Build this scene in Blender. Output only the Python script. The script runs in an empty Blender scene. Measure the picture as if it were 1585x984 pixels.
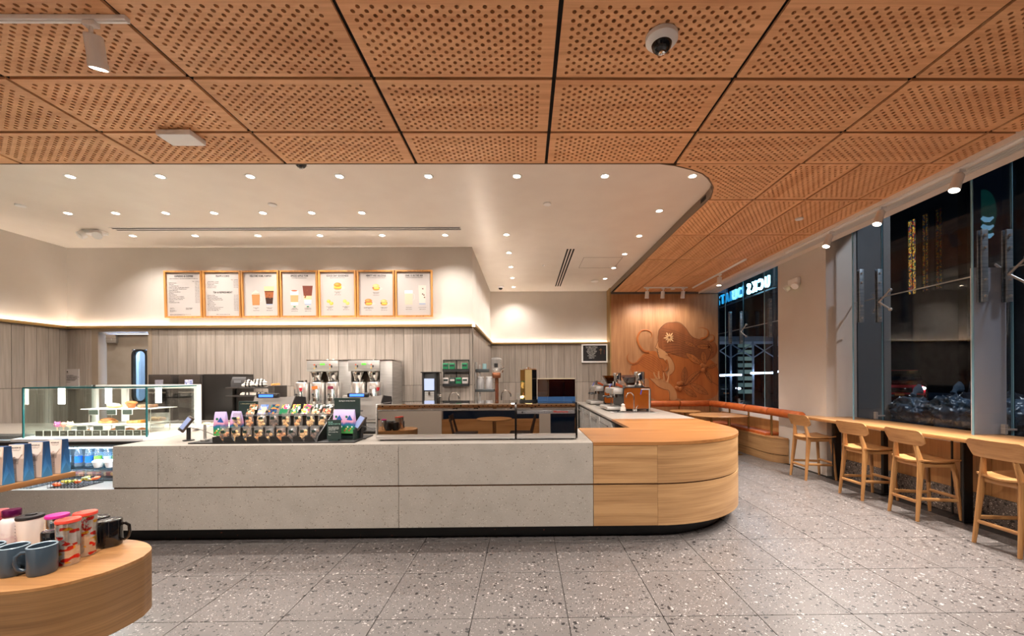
import bpy, bmesh, math, random
from mathutils import Vector, Matrix, geometry
random.seed(7)
PI = math.pi
SC = bpy.context.scene
C = SC.collection

# ------------------------------------------------------------------ camera, world, exposure
cam_d = bpy.data.cameras.new('camera'); cam = bpy.data.objects.new('camera', cam_d); C.objects.link(cam)
cam_d.sensor_width = 36.0
cam_d.lens = 631.95 / 1585 * 36.0
cam_d.shift_x = (792.5 - 820.5) / 1585
cam_d.shift_y = (584.61 - 492.0) / 1585
cam_d.clip_start = 0.05; cam_d.clip_end = 200
cam.matrix_world = Matrix.Translation((0, 0, 1.529)) @ Matrix.Rotation(-0.0105, 4, 'Z') @ Matrix.Rotation(PI/2, 4, 'X') @ Matrix.Rotation(-0.0059, 4, 'Z')
SC.camera = cam
w = bpy.data.worlds.new('night'); SC.world = w; w.use_nodes = True
w.node_tree.nodes['Background'].inputs[0].default_value = (0.003, 0.006, 0.013, 1)
w.node_tree.nodes['Background'].inputs[1].default_value = 1.0
SC.view_settings.view_transform = 'Standard'; SC.view_settings.look = 'None'
SC.view_settings.gamma = 1.0; SC.view_settings.use_curve_mapping = False
SC.view_settings.exposure = 1.0
WARM = (1.0, 0.93, 0.86)
P_DOWN, P_TRACK, P_COVE = 50.0, 95.0, 3.2     # watts per downlight, per track head; emission strength of the cove strip

# ------------------------------------------------------------------ materials
def lin(c):
    return tuple(((v/255)/12.92 if v/255 <= .04045 else ((v/255+.055)/1.055)**2.4) for v in c) + (1,)
MATS = {}
def mat(name, rgb, rough=.5, metal=0., emit=0., ecol=None, alpha=None, coat=0., spec=.5):
    if name in MATS: return MATS[name]
    m = bpy.data.materials.new(name); m.use_nodes = True
    b = m.node_tree.nodes['Principled BSDF']
    b.inputs['Base Color'].default_value = lin(rgb); b.inputs['Roughness'].default_value = rough
    b.inputs['Metallic'].default_value = metal; b.inputs['Coat Weight'].default_value = coat
    b.inputs['Specular IOR Level'].default_value = spec
    if emit: b.inputs['Emission Color'].default_value = lin(ecol or rgb); b.inputs['Emission Strength'].default_value = emit
    if alpha is not None: b.inputs['Alpha'].default_value = alpha
    MATS[name] = m; return m
def nd(m, t, **k):
    n = m.node_tree.nodes.new(t)
    for a, v in k.items():
        if a.startswith('i_'): n.inputs[a[2:].replace('_', ' ')].default_value = v
        else: setattr(n, a, v)
    return n
def coords(m, scale=(1, 1, 1), obj_rand=True):
    tc = nd(m, 'ShaderNodeTexCoord'); mp = nd(m, 'ShaderNodeMapping'); mp.inputs['Scale'].default_value = scale
    L = m.node_tree.links
    if obj_rand:
        oi = nd(m, 'ShaderNodeObjectInfo'); ml = nd(m, 'ShaderNodeMath', operation='MULTIPLY'); ml.inputs[1].default_value = 37.0
        ad = nd(m, 'ShaderNodeVectorMath', operation='ADD')
        L.new(oi.outputs['Random'], ml.inputs[0]); L.new(tc.outputs['Object'], ad.inputs[0]); L.new(ml.outputs[0], ad.inputs[1])
        L.new(ad.outputs[0], mp.inputs['Vector'])
    else: L.new(tc.outputs['Object'], mp.inputs['Vector'])
    return mp
def ramp(m, stops):
    r = nd(m, 'ShaderNodeValToRGB'); e = r.color_ramp.elements
    while len(e) < len(stops): e.new(.5)
    for q, (p, c) in zip(e, stops): q.position = p; q.color = lin(c)
    return r
def wood(name, dark, light, axis='X', fine=40, rough=.42, rings=.0, piece=.12):
    if name in MATS: return MATS[name]
    m = mat(name, light, rough); L = m.node_tree.links; b = m.node_tree.nodes['Principled BSDF']
    s = {'X': (1.2, fine, fine), 'Y': (fine, 1.2, fine), 'Z': (fine, fine, 1.2), 'H': (1.5, 1.5, fine)}[axis]
    mp = coords(m, s)
    n = nd(m, 'ShaderNodeTexNoise', i_Scale=1.0, i_Detail=5.0, i_Roughness=.62, i_Distortion=.25); L.new(mp.outputs[0], n.inputs['Vector'])
    s2 = tuple(v*.16 if v > 2 else v*.6 for v in s); mp2 = coords(m, s2)
    n2 = nd(m, 'ShaderNodeTexNoise', i_Scale=1.0, i_Detail=2.0, i_Distortion=.8); L.new(mp2.outputs[0], n2.inputs['Vector'])
    mx = nd(m, 'ShaderNodeMath', operation='MULTIPLY_ADD'); mx.inputs[1].default_value = .5
    hf = nd(m, 'ShaderNodeMath', operation='MULTIPLY'); hf.inputs[1].default_value = .5
    L.new(n2.outputs[0], hf.inputs[0]); L.new(n.outputs[0], mx.inputs[0]); L.new(hf.outputs[0], mx.inputs[2])
    r = ramp(m, [(.36, dark), (.62, light)]); L.new(mx.outputs[0], r.inputs[0])
    hs = nd(m, 'ShaderNodeHueSaturation'); oi = nd(m, 'ShaderNodeObjectInfo'); mr = nd(m, 'ShaderNodeMapRange')
    mr.inputs['To Min'].default_value = 1-piece; mr.inputs['To Max'].default_value = 1+piece*.6
    L.new(oi.outputs['Random'], mr.inputs[0]); L.new(mr.outputs[0], hs.inputs['Value']); L.new(r.outputs[0], hs.inputs['Color'])
    L.new(hs.outputs[0], b.inputs['Base Color'])
    bp = nd(m, 'ShaderNodeBump', i_Strength=.12, i_Distance=.002); L.new(n.outputs[0], bp.inputs['Height']); L.new(bp.outputs[0], b.inputs['Normal'])
    return m
def chips(name, base, dk, lt, size, density, rough=.35, big=None):
    """terrazzo: chips of two tones in a cement ground"""
    m = mat(name, base, rough); L = m.node_tree.links; b = m.node_tree.nodes['Principled BSDF']
    mp = coords(m, (1, 1, 1))
    gn = nd(m, 'ShaderNodeTexNoise', i_Scale=6.0, i_Detail=4.0); L.new(mp.outputs[0], gn.inputs['Vector'])
    g = ramp(m, [(.3, tuple(int(v*.965) for v in base)), (.7, tuple(min(255, int(v*1.025)) for v in base))]); L.new(gn.outputs[0], g.inputs[0])
    col = g.outputs[0]
    for k, (c, sz, th) in enumerate([(lt, size, density), (dk, size*1.5, density*2.4), (lt, size*.42, density*1.5), (dk, size*.5, density*2.0)]):
        mk = coords(m, (1, 1, 1)); mk.inputs['Location'].default_value = (k*3.3, k*1.7, k*2.1)
        dn = nd(m, 'ShaderNodeTexNoise', i_Scale=.55/sz, i_Detail=1.5); L.new(mk.outputs[0], dn.inputs['Vector'])
        sc = nd(m, 'ShaderNodeVectorMath', operation='SCALE'); sc.inputs['Scale'].default_value = sz*2.2; L.new(dn.outputs['Color'], sc.inputs[0])
        ad = nd(m, 'ShaderNodeVectorMath', operation='ADD'); L.new(mk.outputs[0], ad.inputs[0]); L.new(sc.outputs[0], ad.inputs[1])
        v = nd(m, 'ShaderNodeTexVoronoi', i_Scale=1.0/(sz*2.2)); L.new(ad.outputs[0], v.inputs['Vector'])
        # a cell shows a chip only when its random number is low; the chip radius varies too
        sp = nd(m, 'ShaderNodeSeparateColor'); L.new(v.outputs['Color'], sp.inputs[0])
        th_ = nd(m, 'ShaderNodeMath', operation='LESS_THAN'); th_.inputs[1].default_value = th; L.new(sp.outputs[0], th_.inputs[0])
        rad = nd(m, 'ShaderNodeMath', operation='MULTIPLY_ADD'); rad.inputs[1].default_value = .22; rad.inputs[2].default_value = .14; L.new(sp.outputs[1], rad.inputs[0])
        lt_ = nd(m, 'ShaderNodeMath', operation='LESS_THAN'); L.new(v.outputs['Distance'], lt_.inputs[0]); L.new(rad.outputs[0], lt_.inputs[1])
        a = nd(m, 'ShaderNodeMath', operation='MULTIPLY'); L.new(th_.outputs[0], a.inputs[0]); L.new(lt_.outputs[0], a.inputs[1])
        mx = nd(m, 'ShaderNodeMix', data_type='RGBA'); L.new(a.outputs[0], mx.inputs['Factor']); L.new(col, mx.inputs['A']); mx.inputs['B'].default_value = lin(c)
        col = mx.outputs['Result']
    L.new(col, b.inputs['Base Color']); return m
def noisy(name, c1, c2, scale=8, rough=.5, metal=0., stretch=(1, 1, 1), bump=0., lo=.35, hi=.65, detail=4, piece=0., coat=0.):
    if name in MATS: return MATS[name]
    m = mat(name, c1, rough, metal, coat=coat); L = m.node_tree.links; b = m.node_tree.nodes['Principled BSDF']
    mp = coords(m, stretch); n = nd(m, 'ShaderNodeTexNoise', i_Scale=scale, i_Detail=float(detail)); L.new(mp.outputs[0], n.inputs['Vector'])
    r = ramp(m, [(lo, c1), (hi, c2)]); L.new(n.outputs[0], r.inputs[0]); out = r.outputs[0]
    if piece:
        hs = nd(m, 'ShaderNodeHueSaturation'); oi = nd(m, 'ShaderNodeObjectInfo'); mr = nd(m, 'ShaderNodeMapRange')
        mr.inputs['To Min'].default_value = 1-piece; mr.inputs['To Max'].default_value = 1+piece
        L.new(oi.outputs['Random'], mr.inputs[0]); L.new(mr.outputs[0], hs.inputs['Value']); L.new(out, hs.inputs['Color']); out = hs.outputs[0]
    L.new(out, b.inputs['Base Color'])
    if bump:
        bp = nd(m, 'ShaderNodeBump', i_Strength=bump, i_Distance=.004); L.new(n.outputs[0], bp.inputs['Height']); L.new(bp.outputs[0], b.inputs['Normal'])
    return m
def patches(name, cols, scale=20, rough=.5, stretch=(1, 1, 1)):
    """flat printed patches of several colours (packaging print)"""
    if name in MATS: return MATS[name]
    m = mat(name, cols[0], rough); L = m.node_tree.links; b = m.node_tree.nodes['Principled BSDF']
    mp = coords(m, stretch); v = nd(m, 'ShaderNodeTexVoronoi', i_Scale=float(scale)); L.new(mp.outputs[0], v.inputs['Vector'])
    sp = nd(m, 'ShaderNodeSeparateColor'); L.new(v.outputs['Color'], sp.inputs[0])
    r = ramp(m, [(i/len(cols), c) for i, c in enumerate(cols)]); r.color_ramp.interpolation = 'CONSTANT'
    L.new(sp.outputs[0], r.inputs[0]); L.new(r.outputs[0], b.inputs['Base Color']); return m
def bands(name, stops, axis='Z', z0=0., z1=1., rough=.4, wob=.15, nscale=14):
    """colour by height inside the object, edges broken up by noise (packaging print)"""
    if name in MATS: return MATS[name]
    m = mat(name, stops[0][1], rough); L = m.node_tree.links; b = m.node_tree.nodes['Principled BSDF']
    tc = nd(m, 'ShaderNodeTexCoord'); sx = nd(m, 'ShaderNodeSeparateXYZ'); L.new(tc.outputs['Object'], sx.inputs[0])
    mr = nd(m, 'ShaderNodeMapRange'); mr.inputs['From Min'].default_value = z0; mr.inputs['From Max'].default_value = z1
    L.new(sx.outputs[axis], mr.inputs[0])
    n = nd(m, 'ShaderNodeTexNoise', i_Scale=float(nscale), i_Detail=2.0); L.new(tc.outputs['Object'], n.inputs['Vector'])
    ma = nd(m, 'ShaderNodeMath', operation='MULTIPLY_ADD'); ma.inputs[1].default_value = wob; L.new(n.outputs[0], ma.inputs[0]); L.new(mr.outputs[0], ma.inputs[2])
    r = ramp(m, stops); L.new(ma.outputs[0], r.inputs[0]); L.new(r.outputs[0], b.inputs['Base Color']); return m
def glass(name, tint=(240, 250, 248), refl=.10, f0=.04, rough=.0, haze=0.):
    """thin sheet glass: see-through with a mirror reflection that grows at grazing angles"""
    if name in MATS: return MATS[name]
    m = bpy.data.materials.new(name); m.use_nodes = True; nt = m.node_tree; nt.nodes.clear(); L = nt.links
    o = nd(m, 'ShaderNodeOutputMaterial'); t = nd(m, 'ShaderNodeBsdfTransparent'); g = nd(m, 'ShaderNodeBsdfGlossy')
    g.inputs['Roughness'].default_value = rough; t.inputs[0].default_value = lin(tint)
    fr = nd(m, 'ShaderNodeLayerWeight', i_Blend=.5); pw = nd(m, 'ShaderNodeMath', operation='POWER'); pw.inputs[1].default_value = 4.0
    ad = nd(m, 'ShaderNodeMath', operation='MULTIPLY_ADD'); ad.inputs[1].default_value = .6; ad.inputs[2].default_value = refl
    L.new(fr.outputs['Facing'], pw.inputs[0]); L.new(pw.outputs[0], ad.inputs[0])
    mx = nd(m, 'ShaderNodeMixShader'); L.new(ad.outputs[0], mx.inputs[0]); L.new(t.outputs[0], mx.inputs[1]); L.new(g.outputs[0], mx.inputs[2])
    out = mx.outputs[0]
    if haze:
        df = nd(m, 'ShaderNodeBsdfDiffuse'); df.inputs[0].default_value = (.9, .9, .9, 1); m2 = nd(m, 'ShaderNodeMixShader'); m2.inputs[0].default_value = haze
        L.new(out, m2.inputs[1]); L.new(df.outputs[0], m2.inputs[2]); out = m2.outputs[0]
    L.new(out, o.inputs[0]); MATS[name] = m; return m

OAKC = wood('oak_ceiling', (210, 150, 102), (238, 184, 134), 'X', 60, .5, piece=.09)
OAKF = wood('oak_furniture', (152, 104, 60), (184, 136, 84), 'Z', 45, .4)
OAKX = wood('oak_furniture_x', (152, 104, 60), (186, 138, 88), 'X', 45, .38)
OAKY = wood('oak_furniture_y', (152, 104, 60), (186, 138, 88), 'Y', 45, .34)
OAKH = wood('oak_veneer', (140, 103, 66), (172, 133, 90), 'H', 75, .38)
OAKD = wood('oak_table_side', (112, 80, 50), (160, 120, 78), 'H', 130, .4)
BUTCH = wood('butcher_block', (126, 80, 42), (162, 112, 66), 'X', 26, .28)
MURAL = wood('mural_oak', (150, 98, 60), (186, 134, 90), 'Z', 16, .5)
HAIR = wood('mural_hair', (160, 84, 34), (188, 108, 48), 'Z', 9, .5)
HAIRD = wood('mural_hair_dark', (120, 66, 30), (150, 86, 44), 'Z', 9, .5)
SKINW = wood('mural_skin', (186, 128, 80), (206, 150, 100), 'Z', 9, .5)
LEAFW = wood('mural_leaf', (158, 90, 40), (184, 110, 54), 'Z', 12, .5)
BURN = mat('burned_line', (84, 48, 24), .6)
PLAST = noisy('plaster_beige', (200, 191, 182), (204, 196, 187), 2, .55)
WHITE = noisy('ceiling_white', (226, 216, 205), (230, 221, 210), 3, .32)
WHITEP = mat('white_paint', (238, 236, 234), .45)
STONE = chips('counter_stone', (150, 142, 133), (112, 102, 93), (184, 175, 165), .0045, .09, .3)
TERR = chips('terrazzo_floor', (96, 90, 87), (26, 23, 23), (162, 155, 150), .0125, .2, .34)
TERRB = chips('terrazzo_base', (104, 94, 88), (40, 36, 34), (206, 194, 182), .016, .5, .4)
GROUT = mat('grout', (50, 44, 41), .8)
TILE = noisy('wall_tile', (138, 127, 117), (160, 148, 137), 2.4, .5, stretch=(16, 16, .8), lo=.3, hi=.7, piece=.13)
BLACK = mat('black_metal', (22, 20, 19), .45)
BLACKP = mat('black_plastic', (30, 28, 28), .35)
DKGAP = mat('dark_gap', (14, 11, 9), .9)
SLOT = mat('joint_channel', (24, 18, 15), .8)
BRASS = mat('brass', (176, 148, 100), .5, 1.)
BRASSD = mat('brass_dull', (150, 122, 78), .38, 1.)
CHROME = mat('chrome', (215, 212, 208), .06, 1.)
STEEL = noisy('brushed_steel', (172, 168, 163), (200, 196, 191), 3, .42, .75, (1, 1, 40))
STEELB = noisy('fin_plate_steel', (120, 130, 138), (150, 160, 168), 3, .34, .45, (1, 1, 20))
MIRROR = mat('mirror_steel', (168, 160, 152), .015, 1.)
GOLDM = mat('gold_mirror', (205, 160, 95), .03, 1.)
LEATH = noisy('tan_leather', (172, 84, 36), (190, 98, 46), 10, .38, bump=.05)
GREYP = mat('grey_plastic', (120, 113, 106), .45)
RUBBER = mat('rubber', (26, 25, 25), .7)
LENS = mat('lamp_lens', (255, 244, 228), .4, emit=26., ecol=(255, 236, 212))
LED = mat('led_strip', (255, 230, 196), .5, emit=P_COVE*8, ecol=(255, 240, 224))
GLASS = glass('clear_glass', (245, 250, 248), .04)
GLASSE = mat('glass_edge', (44, 104, 108), .12)
FACADE = glass('facade_glass', (240, 244, 246), .035)
FIN = glass('fin_glass', (234, 237, 240), .08)
POLY = glass('clear_plastic', (240, 240, 238), .12, rough=.12, haze=.10)
GREEN = mat('dark_green_print', (24, 44, 38), .5)
GREENB = mat('bright_green_print', (12, 120, 74), .5)
PAPER = mat('paper_white', (180, 171, 166), .6)
CREAMP = mat('paper_cream', (222, 196, 176), .6)
INK = mat('ink', (26, 22, 22), .7)
INKW = mat('ink_white', (225, 225, 220), .6)

# ------------------------------------------------------------------ mesh builder
class G:
    def __init__(s): s.v = []; s.f = []
    def add(s, vs, fs):
        o = len(s.v); s.v += [tuple(p) for p in vs]; s.f += [tuple(i+o for i in f) for f in fs]; return s
    def box(s, x0, x1, y0, y1, z0, z1, bev=0., seg=2):
        if bev <= 0:
            return s.add([(x0,y0,z0),(x1,y0,z0),(x1,y1,z0),(x0,y1,z0),(x0,y0,z1),(x1,y0,z1),(x1,y1,z1),(x0,y1,z1)],
                         [(3,2,1,0),(4,5,6,7),(0,1,5,4),(1,2,6,5),(2,3,7,6),(3,0,4,7)])
        b = bmesh.new(); bmesh.ops.create_cube(b, size=1)
        for v in b.verts: v.co = Vector(((x0+x1)/2+v.co.x*(x1-x0), (y0+y1)/2+v.co.y*(y1-y0), (z0+z1)/2+v.co.z*(z1-z0)))
        bmesh.ops.bevel(b, geom=b.edges[:], offset=min(bev, .49*min(x1-x0, y1-y0, z1-z0)), segments=seg, affect='EDGES', profile=.5)
        b.verts.index_update(); s.add([v.co[:] for v in b.verts], [[v.index for v in f.verts] for f in b.faces]); b.free(); return s
    def prism(s, poly, a, b, axis='Z'):
        """extrude a polygon; axis is the extrusion direction, poly in the other two"""
        n = len(poly)
        area = sum(poly[i][0]*poly[(i+1) % n][1]-poly[(i+1) % n][0]*poly[i][1] for i in range(n))
        if area < 0: poly = poly[::-1]
        mk = {'Z': lambda p, t: (p[0], p[1], t), 'Y': lambda p, t: (p[0], t, p[1]), 'X': lambda p, t: (t, p[0], p[1])}[axis]
        vs = [mk(p, a) for p in poly]+[mk(p, b) for p in poly]
        fs = [tuple(range(n-1, -1, -1)), tuple(range(n, 2*n))]+[(i, (i+1) % n, n+(i+1) % n, n+i) for i in range(n)]
        if axis == 'Y': fs = [f[::-1] for f in fs]
        return s.add(vs, fs)
    def wall(s, path, z0, z1, th):
        """vertical sheet following a plan path, thickness to the left side"""
        n = len(path); off = []
        for i in range(n):
            a = Vector(path[max(0, i-1)]); b = Vector(path[min(n-1, i+1)]); d = (b-a).normalized(); off.append(Vector((-d.y, d.x))*th)
        vs = []
        for p, o in zip(path, off):
            q = Vector(p)+o; vs += [(p[0], p[1], z0), (p[0], p[1], z1), (q.x, q.y, z0), (q.x, q.y, z1)]
        fs = [(0, 1, 3, 2), (4*n-4, 4*n-2, 4*n-1, 4*n-3)]
        for i in range(n-1):
            a = 4*i; b = a+4
            fs += [(a, b, b+1, a+1), (a+2, a+3, b+3, b+2), (a+1, b+1, b+3, a+3), (a, a+2, b+2, b)]
        return s.add(vs, fs)
    def cyl(s, p0, p1, r0, r1=None, n=16, cap=True):
        r1 = r0 if r1 is None else r1; p0 = Vector(p0); p1 = Vector(p1); d = (p1-p0).normalized()
        u = d.orthogonal().normalized(); v = d.cross(u)
        vs = []
        for p, r in ((p0, r0), (p1, r1)):
            for i in range(n):
                a = 2*PI*i/n; vs.append(p+u*(r*math.cos(a))+v*(r*math.sin(a)))
        fs = [(i, (i+1) % n, n+(i+1) % n, n+i) for i in range(n)]
        if cap: fs += [tuple(range(n-1, -1, -1)), tuple(range(n, 2*n))]
        return s.add(vs, fs)
    def lathe(s, prof, n=24, c=(0, 0, 0), sx=1., sy=1., closed=False):
        vs = []
        for r, z in prof:
            for i in range(n):
                a = 2*PI*i/n; vs.append((c[0]+sx*r*math.cos(a), c[1]+sy*r*math.sin(a), c[2]+z))
        fs = [(k*n+i, k*n+(i+1) % n, (k+1)*n+(i+1) % n, (k+1)*n+i) for k in range(len(prof)-1) for i in range(n)]
        if not closed:
            if prof[0][0] > 1e-5: fs.append(tuple(range(n-1, -1, -1)))
            if prof[-1][0] > 1e-5: fs.append(tuple((len(prof)-1)*n+i for i in range(n)))
        return s.add(vs, fs)
    def tube(s, pts, r, n=8, flat=None):
        pts = [Vector(p) for p in pts]; rs = r if isinstance(r, (list, tuple)) else [r]*len(pts)
        ref = None; vs = []
        for i, p in enumerate(pts):
            d = (pts[min(i+1, len(pts)-1)]-pts[max(i-1, 0)]).normalized()
            if ref is None: ref = d.orthogonal().normalized()
            u = (ref-d*ref.dot(d)).normalized(); v = d.cross(u); ref = u
            for k in range(n):
                a = 2*PI*k/n; q = p+u*(rs[i]*math.cos(a))+v*(rs[i]*math.sin(a))
                if flat is not None: q.y = flat[0]+(q.y-flat[0])*flat[1]
                vs.append(q)
        m = len(pts)
        fs = [(j*n+i, j*n+(i+1) % n, (j+1)*n+(i+1) % n, (j+1)*n+i) for j in range(m-1) for i in range(n)]
        fs += [tuple(range(n-1, -1, -1)), tuple((m-1)*n+i for i in range(n))]
        return s.add(vs, fs)
    def bar(s, p0, p1, w0, h0, w1=None, h1=None, side=(0, 1, 0), bev=.0):
        """tapered rectangular bar; w along 'side', h across it"""
        w1 = w0 if w1 is None else w1; h1 = h0 if h1 is None else h1
        p0 = Vector(p0); p1 = Vector(p1); d = (p1-p0).normalized(); u = Vector(side); u = (u-d*u.dot(d)).normalized(); v = d.cross(u)
        vs = []
        for p, w_, h_ in ((p0, w0, h0), (p1, w1, h1)):
            k = .28
            for a, b in ((-.5, -.5+k), (-.5+k, -.5), (.5-k, -.5), (.5, -.5+k), (.5, .5-k), (.5-k, .5), (-.5+k, .5), (-.5, .5-k)):
                vs.append(p+u*(w_*a)+v*(h_*b))
        fs = [(i, (i+1) % 8, 8+(i+1) % 8, 8+i) for i in range(8)]+[tuple(range(7, -1, -1)), tuple(range(8, 16))]
        return s.add(vs, fs)
    def ell(s, c, rx, ry, rz, n=14, m=8, bump=0.):
        prof = [(math.sin(PI*k/m), -math.cos(PI*k/m)) for k in range(m+1)]
        vs = []
        for r, z in prof:
            for i in range(n):
                a = 2*PI*i/n; q = 1+(random.uniform(-bump, bump) if bump else 0)
                vs.append((c[0]+rx*r*q*math.cos(a), c[1]+ry*r*q*math.sin(a), c[2]+rz*z*q))
        return s.add(vs, [(k*n+i, k*n+(i+1) % n, (k+1)*n+(i+1) % n, (k+1)*n+i) for k in range(m) for i in range(n)])
    def xf(s, mtx):
        s.v = [tuple(mtx @ Vector(p)) for p in s.v]; return s
    def mesh(s, name, m, smooth=True):
        me = bpy.data.meshes.new(name); me.from_pydata(s.v, [], s.f); me.validate(); 
        b = bmesh.new(); b.from_mesh(me); bmesh.ops.remove_doubles(b, verts=b.verts[:], dist=1e-6); bmesh.ops.recalc_face_normals(b, faces=b.faces[:]); b.to_mesh(me); b.free()
        if m: me.materials.append(m)
        if smooth:
            me.polygons.foreach_set('use_smooth', [True]*len(me.polygons)); me.set_sharp_from_angle(angle=math.radians(38))
        return me
    def build(s, name, m, parent=None, loc=(0, 0, 0), rot=0., label=None):
        o = bpy.data.objects.new(name, s.mesh(name, m)); C.objects.link(o); o.location = loc
        o.rotation_euler = rot if isinstance(rot, tuple) else (0, 0, rot)
        if parent: o.parent = parent
        if label: o['label'] = label
        return o
def inst(name, me, parent=None, loc=(0, 0, 0), rot=(0, 0, 0), label=None):
    o = bpy.data.objects.new(name, me); C.objects.link(o); o.location = loc; o.rotation_euler = rot
    if parent: o.parent = parent
    if label: o['label'] = label
    return o
def tag(o, label, cat, group=None):
    o['label'] = label; o['category'] = cat
    if group: o['group'] = group
    return o
def thing(name, label, cat, loc=(0, 0, 0), rotz=0., group=None):
    o = bpy.data.objects.new(name, None); C.objects.link(o); o.empty_display_size = .05
    o.location = loc; o.rotation_euler = (0, 0, rotz); return tag(o, label, cat, group)
def struct(name, g, m, parent=None, loc=(0, 0, 0)):
    o = g.build(name, m, parent, loc)
    if not parent: o['kind'] = 'structure'
    return o
def sroot(name, loc=(0, 0, 0)):
    o = bpy.data.objects.new(name, None); C.objects.link(o); o.location = loc; o['kind'] = 'structure'; return o
def dup(root, loc, rotz=None, label=None, group=None, lights=True):
    def cp(o, par):
        c = o.copy(); C.objects.link(c); c.parent = par
        for ch in o.children: cp(ch, c)
        return c
    r = cp(root, None); r.location = loc
    if rotz is not None: r.rotation_euler = (0, 0, rotz) if not isinstance(rotz, tuple) else rotz
    if label: r['label'] = label
    if group: r['group'] = group
    return r
def text(name, body, size, m, parent, loc, rot=(PI/2, 0, 0), ext=.0006, align='CENTER', sx=1., res=2, space=1.0, line=1.0):
    cu = bpy.data.curves.new(name, 'FONT'); cu.body = body; cu.size = size; cu.align_x = align; cu.extrude = ext; cu.resolution_u = res
    cu.offset = size*.03 if name.endswith('heading') else size*.012; cu.space_character = space; cu.space_line = line
    o = bpy.data.objects.new(name, cu); C.objects.link(o)
    bpy.context.view_layer.update()
    me = bpy.data.meshes.new_from_object(o.evaluated_get(bpy.context.evaluated_depsgraph_get())); C.objects.unlink(o); bpy.data.objects.remove(o)
    me.name = name; me.materials.clear(); me.materials.append(m)
    t = bpy.data.objects.new(name, me); C.objects.link(t); t.location = loc; t.rotation_euler = rot; t.scale = (sx, 1, 1)
    if parent: t.parent = parent
    return t
def spot(parent, loc, watts, size=2.2, blend=.8, col=WARM, rot=(0, 0, 0), radius=.03):
    l = bpy.data.lights.new('bulb', 'SPOT'); l.energy = watts; l.color = col; l.spot_size = size; l.spot_blend = blend; l.shadow_soft_size = radius
    o = bpy.data.objects.new('bulb', l); C.objects.link(o); o.location = loc; o.rotation_euler = rot; o.parent = parent; return o
ORD = ['first', 'second', 'third', 'fourth', 'fifth', 'sixth', 'seventh', 'eighth', 'ninth', 'tenth', 'eleventh', 'twelfth']
def arc(cx, cy, r, a0, a1, n):
    return [(cx+r*math.cos(a0+(a1-a0)*i/n), cy+r*math.sin(a0+(a1-a0)*i/n)) for i in range(n+1)]

ZW, ZC = 3.58, 3.68          # wood ceiling, white ceiling
# ================================================================== STRUCTURE
# ---- floor: slab and terrazzo tiles
fl = struct('floor', G().box(-7.6, 5.1, -3.2, 10.75, -.12, -.012), GROUT)
tme = G().box(-.3026, .3026, -.3026, .3026, -.011, 0., .0012, 1).mesh('floor_tile', TERR)
OX, OY = -2.1789, 3.2107
for i in range(-9, 13):
    for j in range(-10, 13):
        x = OX+.6096*(i+.5); y = OY+.6096*(j+.5)
        if x < -7.2 or x > 4.75 or y > 10.5 or y < .6: continue
        if y > 4.4 and x < 2.0: continue
        inst('floor_tile', tme, fl, (x, y, 0))
struct('trim_13', G().box(-7.45, 5.0, -3.2, .6, -.011, -.001).box(-7.45, 1.6, 4.75, 10.1, -.011, -.001), mat('staff_floor', (112, 100, 92), .5))
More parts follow.
